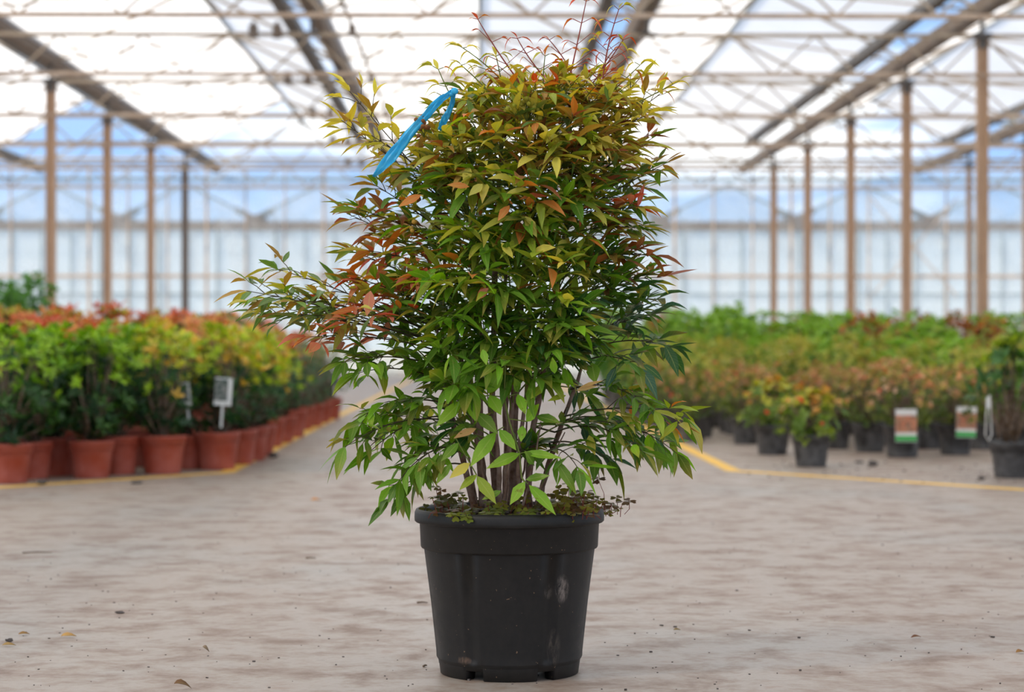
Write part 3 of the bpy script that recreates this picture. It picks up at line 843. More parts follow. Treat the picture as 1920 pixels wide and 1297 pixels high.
# young red shoots and yellow shoots at the top
def shoot(pts, dy, tw, pal, nl, sz):
    c = canes[3]
    P = [pp(x, y, dy) for x, y in pts]
    fine = [bez(P[0], P[1], P[2], i / 14) for i in range(15)]
    m = MB(); m.tube(fine, [.0024 - .0014 * i / 14 for i in range(15)], 5, 0, TW[tw], False)
    l = MB()
    for i in range(nl):
        t = .3 + .7 * i / (nl - 1)
        p = bez(P[0], P[1], P[2], t)
        for sg in (-1, 1):
            br = R.uniform(.02, .06) * (1.15 - t) + .004
            e = p + Vector((sg * br, R.uniform(-.02, .02), br * R.uniform(.3, .9)))
            m.tube([p, e], .0009, 4, 0, TW[tw], False)
            for k in range(2 if R.random() < .7 else 1):
                d = Vector((sg * R.uniform(.5, 1), R.uniform(-.5, .5), R.uniform(-.3, .6)))
                ll = sz * R.uniform(.7, 1.3); col = pick(pal)
                leaf(l, e, d, UP + rv(.4), ll, ll * R.uniform(.25, .4), col, col, R.uniform(.5, 1.1), .5)
    p = P[2]; col = pick(pal); leaf(l, p, (P[2] - P[1]), UP + rv(.6), sz, sz * .3, col, col, .4, .5)
    o = m.build('young_shoot', M['twig'], plant); o['label'] = 'slim red young shoot' if tw == 'red' else 'slim yellow young shoot'
    l.build('foliage', M['leaf'], o)
RS = [('red', 5), ('pink', 1.5), ('orange', 1)]
YS = [('yel', 5), ('olive', 3), ('orange', 1)]
shoot([(1048, 232), (1075, 120), (1099, 2)], -.06, 'red', RS, 5, .029)
shoot([(1020, 210), (950, 130), (896, 36)], -.05, 'red', RS, 4, .026)
shoot([(1080, 210), (1000, 130), (970, 72)], -.03, 'red', RS, 4, .027)
shoot([(1055, 225), (1120, 150), (1168, 75)], -.02, 'red', RS, 4, .029)
shoot([(1095, 210), (1080, 130), (1030, 75)], -.0, 'red', RS, 4, .024)
shoot([(1128, 200), (1128, 110), (1160, 18)], -.04, 'red', YS, 6, .026)
shoot([(1130, 200), (1110, 140), (1150, 95)], -.02, 'red', RS, 3, .024)
shoot([(990, 230), (960, 150), (868, 90)], -.05, 'green', YS, 5, .034)
shoot([(975, 240), (920, 170), (865, 122)], -.08, 'green', YS, 4, .036)
shoot([(900, 260), (850, 200), (822, 130)], -.06, 'green', YS, 4, .034)
shoot([(1060, 250), (1130, 190), (1200, 122)], -.06, 'green', YS, 5, .036)
shoot([(1070, 260), (1180, 200), (1262, 158)], -.03, 'green', YS, 4, .036)
shoot([(1020, 220), (1015, 160), (1022, 105)], -.09, 'green', YS, 4, .036)
shoot([(950, 220), (945, 170), (930, 105)], -.04, 'green', YS, 4, .032)
for c in canes:
    if c['twig'].f: c['twig'].build('twigs', M['twig'], c['o'])['kind'] = 'stuff'
    if c['leaf'].f: c['leaf'].build('foliage', M['leaf'], c['o'])

# berries
def berry_cluster(cx, cy, n, sx, sy, col, lab, r, dy):
    m = MB(); top = pp(cx, cy + sy * 1.3, dy)
    for i in range(n):
        p = pp(cx + R.gauss(0, sx * .5), cy + R.gauss(0, sy * .5), dy + R.uniform(-.03, .02))
        m.ball(p, r * R.uniform(.8, 1.15), 8, jit(col, .15)); m.tube([p, (p + top) / 2 + rv(.005), top], .0007, 3, 0, TW['green'], False)
    o = m.build('berry_cluster', M['petal'], plant); o['label'] = lab
berry_cluster(990, 200, 34, 26, 26, S2L((168, 164, 62)), 'cluster of small green berries', .0048, -.16)
berry_cluster(795, 232, 9, 22, 20, S2L((158, 108, 66)), 'sparse cluster of brown berries', .0052, -.14)
berry_cluster(770, 428, 4, 12, 16, S2L((186, 150, 70)), 'few yellowish berries', .005, -.16)

# wood sorrel weeds in the pot
def sorrel(spots, cols, name_label):
    m = MB()
    for (x, y, z, h) in spots:
        b = Vector((x, y, .345)); t = Vector((x + R.uniform(-.02, .02), y + R.uniform(-.02, .01), z + h))
        m.tube([b, (b + t) / 2 + rv(.006), t], .0008, 4, 0, TW['red'], False)
        a0 = R.uniform(0, 2 * PI); tilt = Vector((R.uniform(-.3, .3), R.uniform(-.9, -.1), 1)).normalized()
        col = jit(S2L(R.choice(cols)), .15); s = R.uniform(.009, .0155)
        e1 = tilt.orthogonal().normalized(); e2 = tilt.cross(e1)
        for k in range(3):
            a = a0 + k * 2 * PI / 3
            f = lambda rr, da: t + (e1 * math.cos(a + da) + e2 * math.sin(a + da)) * rr - tilt * (.15 * rr)
            c0 = m.vert(t, col, (.5, 0)); ids = [m.vert(f(rr * s, da), col, (.3, .5)) for rr, da in ((.55, -.75), (1.0, -.6), (1.22, -.3), (1.0, 0), (1.22, .3), (1.0, .6), (.55, .75))]
            for i in range(6): m.face((c0, ids[i], ids[i + 1]))
    o = m.build('wood_sorrel', M['bgleaf'], plant); o['label'] = name_label; o['kind'] = 'stuff'
sp = [(R.gauss(-.125, .028), R.uniform(-.14, .03), .35, abs(R.gauss(.012, .022))) for _ in range(50)]
sorrel(sp, [(92, 88, 44), (110, 106, 44), (84, 84, 40), (116, 84, 50)], 'dull green trefoil weed at the left of the pot')
sp = [(R.gauss(.105, .045), R.uniform(-.17, .04), .35, abs(R.gauss(.015, .022))) for _ in range(90)] + [(R.gauss(.165, .03), R.uniform(-.1, .02), .35, abs(R.gauss(.02, .012))) for _ in range(40)]
sorrel(sp, [(118, 108, 40), (98, 88, 42), (130, 122, 44), (104, 74, 44)], 'yellowish green trefoil weed at the right of the pot')
sp = [(R.gauss(-.03, .05), R.uniform(-.185, -.11), .35, abs(R.gauss(.004, .01))) for _ in range(46)]
sorrel(sp, [(130, 132, 50), (112, 122, 48), (98, 100, 44)], 'low trefoil weed along the front rim')

# blue ribbon tied to the plant
def ribbon():
    root = empty('plastic_ribbon', PC)
    tag(root, 'bright blue plastic ribbon knotted high on the left side of the tall plant', 'ribbon')
    def band(path, widths, dy):
        m = MB(); n = 28; P = [pp(x, y, dy + k) for x, y, k in path]
        prev = None; pts = []
        for i in range(n + 1):
            t = i / n * (len(P) - 1); j = min(int(t), len(P) - 2); u = t - j
            p0 = P[max(j - 1, 0)]; p1 = P[j]; p2 = P[j + 1]; p3 = P[min(j + 2, len(P) - 1)]
            p = .5 * ((2 * p1) + (p2 - p0) * u + (2 * p0 - 5 * p1 + 4 * p2 - p3) * u * u + (3 * p1 - p0 - 3 * p2 + p3) * u ** 3)
            w = widths[j] + (widths[j + 1] - widths[j]) * u
            pts.append((p, w / SCALE))
        for i, (p, w) in enumerate(pts):
            t = (pts[min(i + 1, n)][0] - pts[max(i - 1, 0)][0]).normalized()
            s = t.cross(Vector((R.uniform(-.1, .1), -1, .25))).normalized(); nn = s.cross(t)
            cur = []
            for k in range(7):
                v = (k - 3) / 6
                cur.append(m.vert(p + s * (v * w) + nn * (.0035 * math.sin(k * 2.1 + i * .35) + .002 * math.sin(i * 1.7 + k))))
            if prev:
                for k in range(6): m.face((prev[k], prev[k + 1], cur[k + 1], cur[k]))
            prev = cur
        o = m.build('streamer', M['ribbon'], root)
        sol = o.modifiers.new('thickness', 'SOLIDIFY'); sol.thickness = .0008
    band([(850, 170, 0), (836, 181, 0), (818, 194, -.01), (798, 217, -.015), (774, 242, -.02), (752, 271, -.02), (732, 296, -.02), (712, 318, -.025), (700, 331, -.02)], [6, 10, 14, 15, 17, 20, 21, 13, 3], -.13)
    band([(852, 174, 0), (847, 195, .01), (836, 220, .01), (824, 244, .02)], [5, 9, 13, 8], -.13)
    m = MB(); m.ball(pp(852, 171, -.13), .0085, 12, None, (1, .8, .9)); m.ball(pp(846, 177, -.13), .005, 8); m.build('knot', M['ribbon'], root)
ribbon()

# ------------------------------------------------------------------ background shrubs
def tri_leaf(mb, b, d, n, L, W, col, fold=.3, droop=.2):
    d = d.normalized(); s = d.cross(n)
    if s.length < 1e-3: s = Vector((1, 0, 0))
    s.normalize(); n = s.cross(d)
    c = b + d * (L * .5) - n * (L * droop * .2); t = b + d * L - n * (L * droop)
    i0 = mb.vert(b, col); i1 = mb.vert(c - s * W * .5 + n * W * fold * .5, col); i2 = mb.vert(c, col); i3 = mb.vert(c + s * W * .5 + n * W * fold * .5, col); i4 = mb.vert(t, col)
    mb.face((i0, i2, i1)); mb.face((i0, i3, i2)); mb.face((i1, i2, i4)); mb.face((i2, i3, i4))
def sc(*a): return [S2L(c) for c in a]
KIND = dict(
    lime=dict(h=.80, w=.29, z0=.20, n=150, per=9, L=.062, W=.021, old=sc((46, 82, 36), (64, 102, 38), (36, 66, 38)), new=sc((144, 184, 40), (164, 202, 48), (118, 166, 40)), tip=.62, up=.55),
    orange=dict(h=.84, w=.30, z0=.24, n=130, per=9, L=.058, W=.019, old=sc((48, 88, 40), (62, 104, 44)), new=sc((222, 132, 92), (232, 164, 104), (206, 110, 86), (204, 190, 80), (160, 176, 64)), tip=.68, up=.6),
    yellow=dict(h=.80, w=.28, z0=.20, n=150, per=9, L=.055, W=.018, old=sc((44, 84, 40), (60, 100, 42), (40, 74, 44)), new=sc((176, 194, 46), (200, 200, 60), (222, 186, 86), (156, 188, 44)), tip=.5, up=.8),
    grey=dict(h=.76, w=.28, z0=.18, n=190, per=9, L=.032, W=.009, old=sc((78, 108, 74), (92, 118, 80), (70, 98, 70)), new=sc((116, 136, 82), (150, 140, 96)), tip=.75, up=.4),
    dark=dict(h=1.42, w=.36, z0=.15, n=420, per=9, L=.06, W=.022, old=sc((48, 92, 44), (60, 110, 44)), new=sc((84, 138, 44), (96, 150, 54)), tip=.6, up=.8),
    pinkflower=dict(h=.56, w=.27, z0=.16, n=150, per=8, L=.034, W=.016, old=sc((96, 112, 46), (116, 126, 52), (78, 98, 44)), new=sc((176, 160, 84), (198, 160, 104), (158, 150, 74), (186, 138, 96)), tip=.58, up=.3, fl=sc((222, 164, 126), (218, 96, 74), (230, 194, 160), (214, 150, 104)), nf=15),
    staked=dict(h=.74, w=.2, z0=.3, n=46, per=6, L=.075, W=.05, old=sc((86, 124, 48), (70, 108, 52)), new=sc((150, 168, 66), (120, 150, 60)), tip=.6, up=.4),
    leafy=dict(h=.46, w=.25, z0=.15, n=90, per=7, L=.052, W=.034, old=sc((112, 136, 50), (134, 150, 56), (96, 122, 48)), new=sc((180, 178, 70), (206, 160, 84)), tip=.7, up=.25, fl=sc((222, 84, 60), (228, 140, 100)), nf=8),
    olive=dict(h=.74, w=.29, z0=.18, n=170, per=9, L=.034, W=.015, old=sc((110, 134, 48), (128, 146, 54), (92, 120, 46)), new=sc((166, 172, 70), (188, 178, 82), (150, 160, 66)), tip=.55, up=.4, fl=sc((214, 120, 86), (226, 200, 180)), nf=4),
    tall=dict(h=1.06, w=.32, z0=.2, n=150, per=8, L=.066, W=.034, old=sc((86, 130, 46), (104, 146, 54), (74, 116, 50)), new=sc((136, 178, 60), (150, 184, 70)), tip=.6, up=.5, fl=sc((216, 98, 60), (226, 210, 200)), nf=3),
    flame=dict(h=1.0, w=.32, z0=.2, n=150, per=9, L=.05, W=.024, old=sc((84, 104, 44), (120, 90, 50)), new=sc((178, 104, 62), (204, 126, 66), (144, 92, 62), (130, 140, 58)), tip=.55, up=.5),
)
def shrub_meshes(kind, seed):
    k = KIND[kind]; r = random.Random(seed)
    fol = MB(); st = [MB() for _ in range(4)]; fl = MB()
    h, w, z0 = k['h'], k['w'], k['z0']
    zc = (h + z0) / 2; hz = (h - z0) / 2
    roots = [Vector((r.uniform(-.04, .04), r.uniform(-.04, .04), .18)) for _ in range(4)]
    for i in range(k['n']):
        a = r.uniform(0, 2 * PI); q = r.random() ** .45; zz = r.uniform(-1, 1)
        rr = w * q * math.sqrt(max(.06, 1 - abs(zz) ** 2.6)) * (.86 + .3 * noise.noise(Vector((math.cos(a) * 1.5, math.sin(a) * 1.5, seed + zz * 2))) * 2)
        p = Vector((rr * math.cos(a), rr * math.sin(a), zc + hz * zz * (.85 + .15 * r.random()) + .05 * noise.noise(Vector((math.cos(a) * 2, math.sin(a) * 2, seed)))))
        outv = (Vector((p.x, p.y, 0)) * (1 / max(w, .01)) + UP * (k['up'] + max(0, zz) * .9) + Vector((r.uniform(-.4, .4), r.uniform(-.4, .4), 0))).normalized()
        if i < 34:
            s = r.randrange(4); b = roots[s]
            st[s].tube([b, b.lerp(p, .5) + UP * (.06 * (p.z - b.z)) , p], [.006, .004, .002], 5)
        age = (zz + 1) / 2 + (q - .6) * .35 + r.uniform(-.22, .22)
        new = age > k['tip'] + .1
        e1 = outv.orthogonal().normalized(); e2 = outv.cross(e1)
        base_c = r.choice(k['new'] if new else k['old'])
        for j in range(k['per']):
            b_ = 2 * PI * j / k['per'] * 1.6 + r.uniform(-.3, .3)
            sp = r.uniform(.35, 1.0)
            d = outv * (1.1 - sp * .8) + (e1 * math.cos(b_) + e2 * math.sin(b_)) * sp
            kk = 1 + r.uniform(-.2, .2); col = tuple(min(1, x * kk) for x in base_c)
            tri_leaf(fol, p + rv_(r, .008), d, outv + rv_(r, .3), k['L'] * r.uniform(.7, 1.2), k['W'] * r.uniform(.8, 1.2), col)
        if k.get('nf') and i < k['nf'] * 3 and zz > -.2 and q > .5:
            for j in range(2):
                c = r.choice(k['fl']); o_ = p + outv * r.uniform(.01, .03) + rv_(r, .015)
                for t in range(5):
                    an = t * 2 * PI / 5
                    tri_leaf(fl, o_, (e1 * math.cos(an) + e2 * math.sin(an)) + outv * .4, outv, .016, .013, c, .1, .1)
    out = dict(foliage=fol.mesh('foliage', M['bgleaf']), stem=[s.mesh('stem', M['wood']) for s in st if s.f])
    if fl.f: out['flowers'] = fl.mesh('flowers', M['petal'])
    return out
def rv_(r, s): return Vector((r.uniform(-s, s), r.uniform(-s, s), r.uniform(-s, s)))

def pot_mesh(name, mat, r, h, n=36):
    m = MB(); t = .62 + .12
    prof = [(.0, .008), (r * .70, .006), (r * .72, 0), (r * .745, 0), (r * .755, .006), (r * .90, h * .72), (r * .905, h * .725), (r * .955, h * .735), (r * .985, h * .93), (r * 1.0, h * .94), (r * 1.0, h * .985),
            (r * .98, h), (r * .94, h), (r * .93, h * .97), (r * .9, h * .8)]
    m.lathe(prof, n); return m.mesh(name, mat)
def soil_mesh(r, h):
    m = MB(); q = random.Random(5); n = 20
    c = m.vert((0, 0, h * .93)); r1 = [m.vert((r * .5 * math.cos(2 * PI * k / n), r * .5 * math.sin(2 * PI * k / n), h * .93 + q.uniform(-.004, .008))) for k in range(n)]
    r2 = [m.vert((r * .92 * math.cos(2 * PI * k / n), r * .92 * math.sin(2 * PI * k / n), h * .9)) for k in range(n)]
    for k in range(n): m.face((c, r1[k], r1[(k + 1) % n])); m.face((r1[k], r2[k], r2[(k + 1) % n], r1[(k + 1) % n]))
    return m.mesh('soil', M['soil'])
RT, HT = .128, .205
POT = {'terra': pot_mesh('pot', M['terra'], RT, HT), 'black': pot_mesh('pot', M['black2'], .120, .195)}
SOIL = {'terra': soil_mesh(RT, HT), 'black': soil_mesh(.120, .195)}
VAR = {k: [shrub_meshes(k, 100 + 17 * i + len(k)) for i in range(3 if k in ('lime', 'yellow', 'pinkflower', 'olive', 'tall') else 2)] for k in KIND}

def make_proto(kind, var, potk, full):
    """one potted shrub with its parts"""
    t = bpy.data.objects.new('potted_shrub', None); COL.objects.link(t)
    v = VAR[kind][var]
    link('pot', POT[potk], t)
    if full: link('soil', SOIL[potk], t)
    link('foliage', v['foliage'], t)
    if 'flowers' in v: link('flowers', v['flowers'], t)['kind'] = 'stuff'
    if full:
        for s in v['stem']: link('stem', s, t)
    return t
PROTO = {}
def place(kind, x, y, potk, label, group=None, full=True, rz=None, s=1.0, cat='potted plant', var=None):
    var = R.randrange(len(VAR[kind])) if var is None else var
    key = (kind, var, potk, full)
    if key not in PROTO:
        root = make_proto(*key); PROTO[key] = root
    else:
        src = PROTO[key]; root = src.copy(); COL.objects.link(root)
        for ch in src.children:
            if ch.parent is src and ch.name.split('.')[0] in ('pot', 'soil', 'foliage', 'flowers', 'stem'):
                d = ch.copy(); COL.objects.link(d); d.parent = root
        for kk in ('label', 'category', 'group'):
            if kk in root: del root[kk]
    root.location = (x, y, 0); root.rotation_euler = (0, 0, R.uniform(0, 2 * PI) if rz is None else rz); root.scale = (s, s, s)
    tag(root, label, cat, group)
    return root
def floor_pot(px, py, r):
    p = on_floor(px, py); p.y += r * .74; return p

# left bed: terracotta pots
LEFT = [(8, 907, 'lime', 'lime-topped shrub in terracotta pot cut by the left edge of the photo'),
        (50, 899, 'lime', 'dark-leaved shrub in terracotta pot just behind the leftmost front pot'),
        (96, 893, 'lime', 'lime-topped shrub in shaded terracotta pot set back left of the whole round front pot'),
        (165, 897, 'lime', 'lime-topped shrub in terracotta pot with woody stem leaning over its right rim'),
        (214, 890, 'lime', 'lime shrub in terracotta pot half hidden right behind the front pot with the leaning stem'),
        (300, 889, 'yellow', 'dark shrub with lime tufts in terracotta pot, left of the picture tags'),
        (345, 880, 'yellow', 'yellow-tipped shrub in shaded terracotta pot set back below the smaller grey tag'),
        (403, 881, 'yellow', 'yellow-tipped shrub with white bordered picture tag, in terracotta pot at the bed corner'),
        (440, 871, 'yellow', 'yellow-tipped shrub in terracotta pot, first behind the corner pot along the aisle'),
        (463, 864, 'yellow', 'yellow-tipped shrub in terracotta pot, second behind the corner pot along the aisle'),
        (481, 856, 'yellow', 'yellow-tipped shrub in terracotta pot, third behind the corner pot along the aisle'),
        (501, 838, 'yellow', 'low spreading yellow-green shrub in terracotta pot, fourth behind the corner pot along the aisle'),
        (523, 830, 'orange', 'orange-tipped shrub in terracotta pot, fifth behind the corner pot along the aisle'),
        (543, 820, 'grey', 'fine grey-green shrub in terracotta pot, sixth behind the corner pot along the aisle'),
        (562, 806, 'grey', 'fine grey-green shrub in terracotta pot, seventh behind the corner pot along the aisle'),
        (582, 800, 'grey', 'fine grey-green shrub in terracotta pot, third from the far end of the aisle row'),
        (598, 793, 'grey', 'fine grey-green shrub in terracotta pot, second from the far end of the aisle row'),
        (616, 786, 'grey', 'fine grey-green shrub in terracotta pot at the far end of the left aisle row')]
taken = []
for i, (px, py, kd, lab) in enumerate(LEFT):
    p = floor_pot(px, py, RT)
    place(kd, p.x, p.y, 'terra', lab, None, True, None, R.uniform(.95, 1.05)); taken.append((p.x, p.y))
COLS = [(sx * gx, Y0 + k * BAY) for sx in (-1, 1) for gx in (6.4, 10.67) for k in range(5)]
def free(x, y, d): return all((x - a) ** 2 + (y - b) ** 2 > .6 for a, b in COLS) and all((x - a) ** 2 + (y - b) ** 2 > d * d for a, b in taken)
y = 11.6
while y < 19.5:
    x = -1.95 - R.uniform(0, .1)
    while x > -.232 * y - .15:
        xx, yy = x + R.uniform(-.05, .05), y + R.uniform(-.06, .06)
        front = 12.4 - max(0, (-1.45 - xx)) * 1.27 + .15
        if yy > front and free(xx, yy, .33):
            dep = yy - front
            if dep < .9: kd, lab, gp = 'lime', 'lime-topped green shrub packed in directly behind the terracotta front row', 'shrubs behind the terracotta front row'
            elif dep < 2.2: kd, lab, gp = R.choice(['lime', 'yellow']), None, None
            else: kd, lab, gp = R.choice(['orange', 'orange', 'yellow', 'lime']), None, None
            if dep >= .9 and xx > -3.4 and R.random() < .7: kd = 'orange'
            if dep >= .9:
                lab, gp = {'lime': ('lime green shrub top in the middle of the left bed', 'lime shrubs in the middle of the left bed'),
                           'yellow': ('yellow-green shrub top in the middle of the left bed', 'yellow-green shrubs in the middle of the left bed'),
                           'orange': ('orange-tipped shrub top behind the green front of the left bed', 'orange-tipped shrubs behind the green front of the left bed')}[kd]
            place(kd, xx, yy, 'terra', lab, gp, False, None, R.uniform(.92, 1.08) * (1.08 if kd == 'orange' else 1)); taken.append((xx, yy))
        x -= .47
    y += .52
for y_, x_ in ((20.6, -1.75), (21.2, -2.3), (22.0, -1.8), (22.5, -2.6), (21.6, -3.0)):
    place('orange', x_, y_, 'terra', 'orange and brown shrub top at the far end of the left bed beside the aisle', 'far orange shrubs beside the aisle', False)
for px, d, s, lab in ((62, 20.6, 1.0, 'tall dark green upright shrub standing above the left bed, right of two'), (8, 20.9, .96, 'tall dark green upright shrub at the left edge of the photo'), (30, 21.6, .9, 'dark green upright shrub behind and between the two tall left ones')):
    p = at(px, 650, d); place('dark', p.x, p.y, 'terra', lab, None, False, None, s)

# right bed: black pots
RIGHT = [(1525, 876, 'leafy', 'low leafy shrub with few red blooms in black pot, frontmost near the yellow corner'),
         (1452, 853, 'leafy', 'low shrub with yellowing leaves in black pot, behind and left of the frontmost one'),
         (1300, 828, 'pinkflower', 'peach-flowered shrub in black pot closest to the aisle line'),
         (1697, 858, 'pinkflower', 'peach-flowered shrub in black pot with picture tag, left of two tagged ones'),
         (1797, 853, 'pinkflower', 'peach-flowered shrub in black pot with picture tag, right of two tagged ones'),
         (1403, 833, 'pinkflower', 'pink-flowered shrub in shaded black pot between the aisle one and the low yellowing one'),
         (1570, 842, 'pinkflower', 'pink-flowered shrub in black pot set back right of the frontmost low one'),
         (1635, 848, 'pinkflower', 'pink-flowered shrub in black pot left of the tagged pair'),
         (1745, 842, 'pinkflower', 'pink-flowered shrub in black pot between and behind the tagged pair'),
         (1262, 812, 'pinkflower', 'pinkish shrub in black pot, first behind the one closest to the aisle line'),
         (1226, 797, 'olive', 'olive shrub in black pot beside the aisle line, second behind the closest one'),
         (1203, 784, 'olive', 'olive shrub in black pot beside the aisle line, third behind the closest one'),
         (1186, 774, 'olive', 'olive shrub in black pot beside the aisle line, fourth behind the closest one'),
         (1172, 765, 'olive', 'olive shrub in black pot beside the aisle line, fifth behind the closest one')]
for px, py, kd, lab in RIGHT:
    p = floor_pot(px, py, .12)
    place(kd, p.x, p.y, 'black', lab, None, True, None, R.uniform(.95, 1.05)); taken.append((p.x, p.y))
p = floor_pot(1908, 897, .13); staked = place('staked', p.x, p.y, 'black', 'broad-leaved green plant with bamboo stake in black pot at the right edge', None, True, None, 1.02, var=0); staked.scale = (1.08, 1.08, 1.0); taken.append((p.x, p.y))
ST_P = p.copy()
y = 13.6
while y < 27.5:
    x = 1.62 + R.uniform(0, .12)
    step = .44 if y < 18 else .5 if y < 22 else .56
    while x < .242 * y + .35:
        xx, yy = x + R.uniform(-.07, .07), y + R.uniform(-.07, .07)
        front = 16.6 - (xx - 1.5) * 2.0 if xx < 2.7 else 14.2
        if yy > front and free(xx, yy, .34):
            dz_ = yy + R.uniform(-2.2, 2.2)
            if dz_ < 17.0 and not (xx > .2 * yy and R.random() < .5): kd = 'pinkflower'
            elif dz_ < 21: kd = 'olive' if R.random() < .85 else 'tall'
            else: kd = 'tall' if R.random() < .86 else 'flame'
            if yy > 22 and xx > 4.0 and R.random() < .35: kd = 'flame'
            lab, gp = {'pinkflower': ('peach-flowered low shrub massed behind the front black pots', 'peach-flowered shrubs massed in the right bed'),
                       'olive': ('yellow-green fine-leaved shrub massed in the middle of the right bed', 'yellow-green shrubs in the middle of the right bed'),
                       'tall': ('leafy green shrub rising at the back of the right bed', 'leafy green shrubs at the back of the right bed'),
                       'flame': ('orange-red shrub among green ones at the back of the right bed', 'orange-red shrubs at the back of the right bed')}[kd]
            sc_ = R.uniform(.92, 1.1)
            if kd == 'tall' and yy < 21: sc_ = .74
            if kd == 'tall' and 21 < yy < 23: sc_ *= .85
            place(kd, xx, yy, 'black', lab, gp, yy < 15.5, None, sc_); taken.append((xx, yy))
        x += step
    y += .5 if y < 20 else .6

# picture tags
def pic_tag(name, p, w, h, kind, label, tilt=0.0, rz=0.0, group=None):
    t = empty(name, p, rz); tag(t, label, 'plant tag', group)
    q = Matrix.Rotation(tilt, 3, 'Y')
    def slab(nm, cx, cz, ww, hh, mat, y=0.0, th=.0015):
        m = MB(); m.box(q @ Vector((cx, y, cz)), (ww, th, hh), 0, q); m.build(nm, mat, t)
    slab('card', 0, h / 2, w, h, M['white'] if kind == 'orange' else M['tagwhite'])
    if kind == 'orange':
        slab('picture', 0, h * .55, w * .98, h * .52, M['pic_orange'], -.0016)
        slab('name_band', 0, h * .1, w * .99, h * .16, M['taggreen'], -.0016)
    else:
        slab('picture', -w * .12, h * .56, w * .76, h * .78, M['pic_green'], -.0016)
    if kind != 'orange': slab('stake', 0, -h * .35, .012, h * .9, M['tagwhite'], .002)
p = on_floor(1697, 858); d = p.y
pt = at(1699, 828, 13.42); pic_tag('plant_tag', pt, .134, .205, 'orange', 'white and orange picture tag with green band, on the left of two black pots')
pt = at(1811, 820, 13.78); pic_tag('plant_tag', pt, .128, .198, 'orange', 'white and orange picture tag with green band, on the right of two black pots', .03)
pt = at(417, 760, 11.95); pic_tag('plant_tag', pt, .098, .155, 'green', 'white bordered dark picture tag stuck in the corner terracotta shrub', .06)
pt = at(351, 760, 12.0); pic_tag('plant_tag', pt, .052, .13, 'grey', 'narrow greyish tag left of the white bordered one', -.12)
# bamboo stake with hanging loop label at the right edge
st = empty('bamboo_stake', ST_P); tag(st, 'short tan bamboo stake leaning in the rightmost black pot', 'stake')
b0 = at(1873, 822, 11.38) - ST_P; b1 = at(1856, 742, 11.36) - ST_P
m = MB(); m.tube([b0, b0.lerp(b1, .5), b1], [.006, .0055, .005], 8); m.build('rod', M['dry'] if False else M['wood'], st)
lp = empty('loop_label', ST_P); tag(lp, 'white looped strip label hanging from the bamboo stake', 'plant tag')
m = MB(); a = at(1854, 741, 11.34) - ST_P; ctr = at(1853, 812, 11.34) - ST_P
loop = [a, at(1849, 775, 11.34) - ST_P, at(1847, 815, 11.34) - ST_P, at(1853, 826, 11.33) - ST_P, at(1859, 815, 11.34) - ST_P, at(1857, 775, 11.34) - ST_P, a + Vector((.006, 0, 0))]
prev = None
for q in loop:
    cur = (m.vert(q + Vector((0, -.008, 0))), m.vert(q + Vector((0, .008, 0))), m.vert(q + Vector((.0022, .008, 0))), m.vert(q + Vector((.0022, -.008, 0))))
    if prev:
        for k in range(4): m.face((prev[k], prev[(k + 1) % 4], cur[(k + 1) % 4], cur[k]))
    prev = cur
m.build('strip', M['white'], lp)
m = MB(); m.box((at(1853, 755, 11.34) - ST_P), (.022, .004, .06)); m.build('printed_panel', M['tagwhite'], lp)

# ------------------------------------------------------------------ litter on the floor
def dry_leaf(px, py, L, W, ang, col, label, curl=.3):
    p = on_floor(px, py); o = empty('dry_leaf', (p.x, p.y, .004)); 
    m = MB(); d = Vector((math.cos(ang), math.sin(ang), .05))
    c = S2L(col)
    leaf(m, -d * L / 2 + Vector((0, 0, .002)), d + Vector((0, 0, .18)), UP + Vector((0, -.5, 0)), L, W, c, lerp(c, S2L((90, 60, 40)), .5), curl, .5)
    z = min(v[2] for v in m.v); 
    me = m.mesh('dry_leaf', M['dry']); bpy.data.objects.remove(o)
    ob = link('dry_leaf', me, None, (p.x, p.y, .003 - z)); tag(ob, label, 'leaf')
    s = ob.modifiers.new('thickness', 'SOLIDIFY'); s.thickness = .0008
dry_leaf(130, 1195, .040, .015, .1, (214, 170, 104), 'pale tan dry leaf on the floor, lower left')
dry_leaf(46, 1191, .030, .011, .3, (170, 130, 80), 'brownish dry leaf left of the pale tan leaf')
dry_leaf(18, 1212, .034, .011, .1, (190, 156, 100), 'tan dry leaf at the left edge below the others')
dry_leaf(386, 1224, .020, .010, -.6, (150, 130, 110), 'small grey curled leaf on the floor left of the big pot', .9)
dry_leaf(1719, 1197, .036, .009, .5, (128, 84, 62), 'narrow brown dry leaf on the floor, lower right')
dry_leaf(1270, 1183, .020, .008, .2, (140, 120, 80), 'tiny half green dry leaf right of the big pot')
dry_leaf(1914, 1225, .030, .012, .5, (158, 116, 70), 'curled brown dry leaf at the right edge')
dry_leaf(345, 1294, .040, .018, .2, (130, 98, 72), 'brown dry leaf at the bottom edge, left of the big pot', .6)
dry_leaf(593, 939, .05, .02, .2, (222, 160, 100), 'orange dry leaf on the floor behind the big pot, left')
def clod(px, py, r, label, sq=(1, .8, .55)):
    p = on_floor(px, py); m = MB(); m.ball((0, 0, r * sq[2] * .85), r, 10, None, sq)
    m.v = [tuple(Vector(v) * (1 + .35 * noise.noise(Vector(v) * (1.6 / r) + Vector((px, py, 0))))) for v in m.v]
    zz = min(v[2] for v in m.v); m.v = [(v[0], v[1], v[2] - zz) for v in m.v]
    ob = m.build('soil_clod', M['crumb']); ob.location = (p.x, p.y, 0); tag(ob, label, 'soil clod')
clod(225, 1150, .010, 'dark brown scrap on the floor, lower left', (1.3, .6, .35))
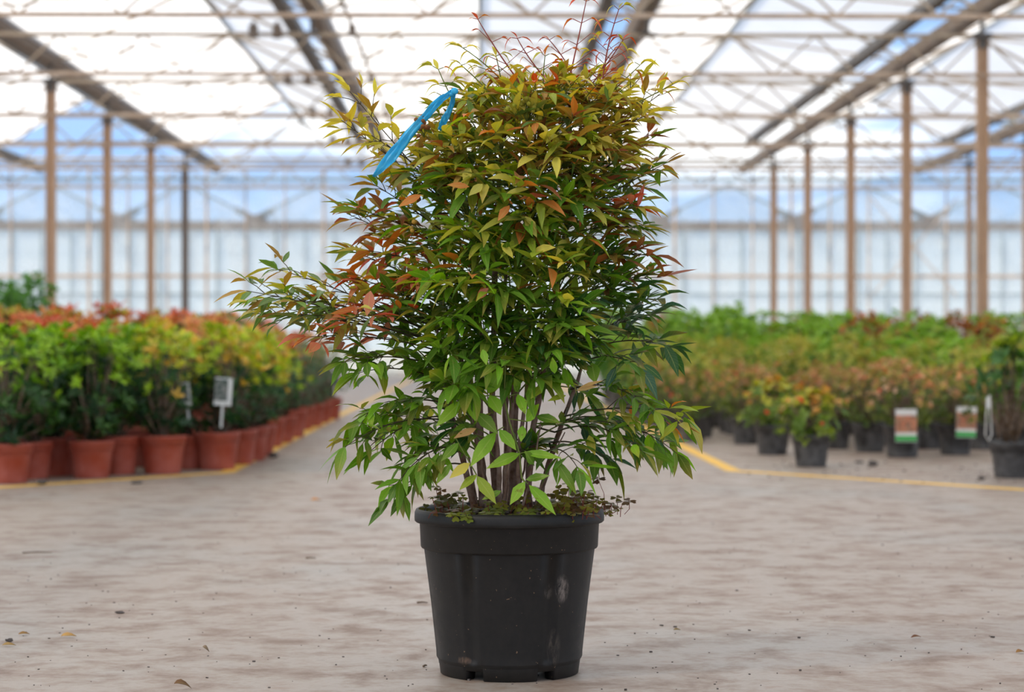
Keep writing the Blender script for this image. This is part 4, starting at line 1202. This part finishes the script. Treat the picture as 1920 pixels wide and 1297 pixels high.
clod(1637, 874, .030, 'dark soil clod on the floor right of the frontmost low black pot')
clod(1611, 868, .022, 'smaller soil clod just left of the larger one', (1.3, .8, .35))
clod(512, 858, .032, 'dark clod on the aisle floor beside the left yellow line')
clod(78, 909, .03, 'dark clod on the floor at the foot of the leftmost terracotta pots')
clod(255, 907, .025, 'dark clod on the floor in front of the terracotta row', (1.4, .8, .3))
clod(1840, 900, .02, 'soil crumb lump in front of the rightmost black pot')
clod(17, 1203, .007, 'small brown lump between the dry leaves at the left edge', (1.3, .8, .6))
def twig(px, py, L, ang, label, bend=.003):
    p = on_floor(px, py); m = MB(); d = Vector((math.cos(ang), math.sin(ang), 0))
    m.tube([-d * L / 2 + Vector((0, 0, .002)), Vector((0, bend, .003)), d * L / 2 + Vector((0, 0, .002))], [.0025, .002, .0012], 6)
    ob = m.build('twig', M['wood']); ob.location = (p.x, p.y, .0006); tag(ob, label, 'twig')
twig(583, 1047, .034, .1, 'short brown twig on the floor left of the big pot')
twig(792, 1131, .03, -.1, 'brown twig scrap beside the left side of the big pot', .006)
twig(70, 1037, .10, .1, 'thin twig on the floor, far left', .02)
twig(797, 1250, .014, 1.0, 'tiny dark twig at the lower left of the big pot')
m = MB()
for i in range(420):
    py = 860 + (1296 - 860) * R.random() ** .8; px = R.uniform(-20, 1940)
    p = on_floor(px, py); r = R.uniform(.0008, .0020) * (1 if R.random() < .92 else 1.8)
    q = Matrix.Rotation(R.uniform(0, PI), 3, 'Z')
    m.box((p.x, p.y, r * .5), (r * 2 * R.uniform(.7, 1.6), r * 1.6, r), 0, q)
for i in range(70):                                   # more crumbs on the right bed's apron
    px = R.uniform(1400, 1920); py = R.uniform(865, 905); p = on_floor(px, py); r = R.uniform(.003, .007)
    m.box((p.x, p.y, r * .5), (r * 2, r * 1.6, r), 0, Matrix.Rotation(R.uniform(0, PI), 3, 'Z'))
tag(m.build('soil_crumbs', M['crumb']), 'scattered dark soil crumbs on the concrete floor', 'soil', None, 'stuff')
